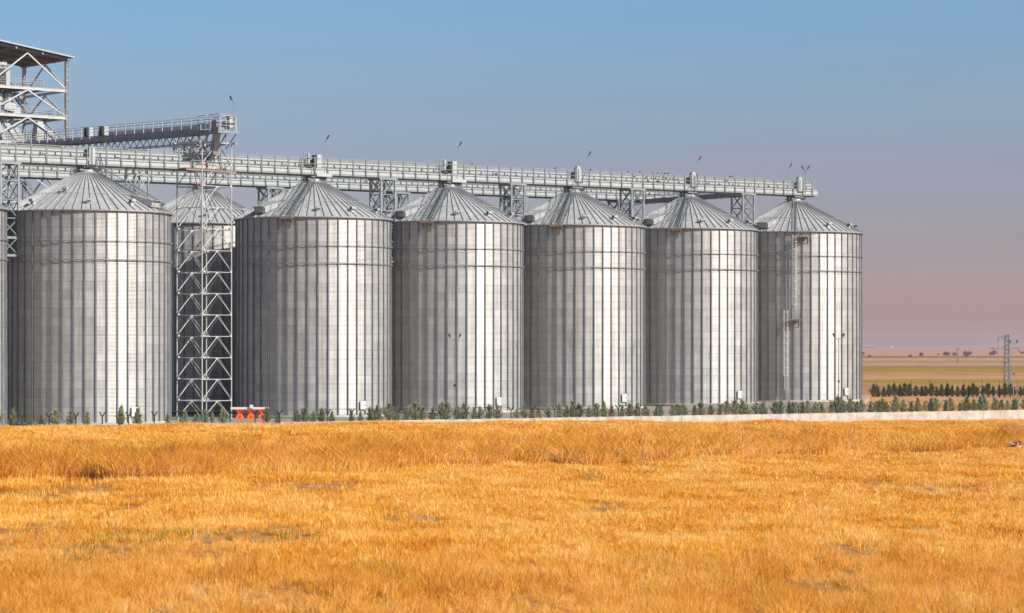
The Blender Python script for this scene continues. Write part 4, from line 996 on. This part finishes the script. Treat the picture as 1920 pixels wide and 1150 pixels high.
def gn_scatter(name,X,Y,z,idx,sc,wide,label):
    n=len(X); me=bpy.data.meshes.new(name); me.vertices.add(n); me.vertices.foreach_set('co',np.stack([X,Y,z],1).astype(np.float32).ravel())
    a=me.attributes.new('scl','FLOAT_VECTOR','POINT'); a.data.foreach_set('vector',np.stack([sc*wide,sc*wide,sc],1).astype(np.float32).ravel())
    a=me.attributes.new('rot','FLOAT','POINT'); a.data.foreach_set('value',rg.uniform(0,6.28,n).astype(np.float32))
    a=me.attributes.new('idx','INT','POINT'); a.data.foreach_set('value',idx.astype(np.int32))
    o=link(name,me); o['kind']='stuff'; o['label']=label; o['category']='grass'
    g=bpy.data.node_groups.new(name,'GeometryNodeTree'); g.interface.new_socket('Geometry',in_out='INPUT',socket_type='NodeSocketGeometry'); g.interface.new_socket('Geometry',in_out='OUTPUT',socket_type='NodeSocketGeometry')
    N=g.nodes.new; L=g.links.new; gi=N('NodeGroupInput'); go=N('NodeGroupOutput'); ci=N('GeometryNodeCollectionInfo'); ci.inputs['Collection'].default_value=PC; ci.inputs['Separate Children'].default_value=True; ci.inputs['Reset Children'].default_value=True
    ip=N('GeometryNodeInstanceOnPoints'); ip.inputs['Pick Instance'].default_value=True
    def at(nm,ty):
        q=N('GeometryNodeInputNamedAttribute'); q.data_type=ty; q.inputs['Name'].default_value=nm; return q.outputs['Attribute']
    cx=N('ShaderNodeCombineXYZ'); L(at('rot','FLOAT'),cx.inputs['Z'])
    e2=N('FunctionNodeEulerToRotation'); L(cx.outputs[0],e2.inputs[0])
    L(gi.outputs[0],ip.inputs['Points']); L(ci.outputs[0],ip.inputs['Instance']); L(at('idx','INT'),ip.inputs['Instance Index']); L(e2.outputs[0],ip.inputs['Rotation']); L(at('scl','FLOAT_VECTOR'),ip.inputs['Scale']); L(ip.outputs[0],go.inputs[0])
    md=o.modifiers.new('scatter','NODES'); md.node_group=g
    return o
gn_scatter('dry_grass',X,Y,z,idx,sc,wide,'golden dry grass and stubble covering the whole field')
# weeds at the wall foot and among the conifers
wx=[];wy=[];wzz=[];wi=[];ws=[]
for i in range(1500):
    j=R_.uniform(-2,52); side=R_.random()<.45
    if side: p=fence_pt(j)+nn*R_.uniform(.3,1.5); zz=fieldz(p.x,p.y)
    else:
        if 0.5+.5*sin(j*1.3)+.3*sin(j*3.1)<.55 or j<9: continue
        p=fence_pt(j)-nn*R_.uniform(.3,2.0); zz=1.2
    wx.append(p.x);wy.append(p.y);wzz.append(zz);wi.append(5 if R_.random()<.7 else 3);ws.append(R_.uniform(.6,1.2) if not side else R_.uniform(.4,.7))
gn_scatter('dry_weeds',np.array(wx),np.array(wy),np.array(wzz),np.array(wi),np.array(ws),np.full(len(wx),1.5),'rusty dry weeds along the wall and under the conifers')
for i in range(4000): pass
# ---------------------------------------------------------------- haze
HAZE=True
if HAZE:
    s=MB(); s.box((0,6900,34),(19000,14600,75)); o=s.build('haze',None); o.data.materials.clear()
    m=bpy.data.materials.new('haze_air'); m.use_nodes=True; nt=m.node_tree; nt.nodes.clear(); ou=nt.nodes.new('ShaderNodeOutputMaterial'); pv=nt.nodes.new('ShaderNodeVolumePrincipled')
    pv.inputs['Color'].default_value=(.84,.70,.74,1); pv.inputs['Density'].default_value=9e-5; pv.inputs['Anisotropy'].default_value=.2
    nt.links.new(pv.outputs[0],ou.inputs['Volume']); o.data.materials.append(m); o['kind']='stuff'; o['label']='thin mauve dust haze over the plain'
print('objects',len(COL.objects),'grass',len(X))
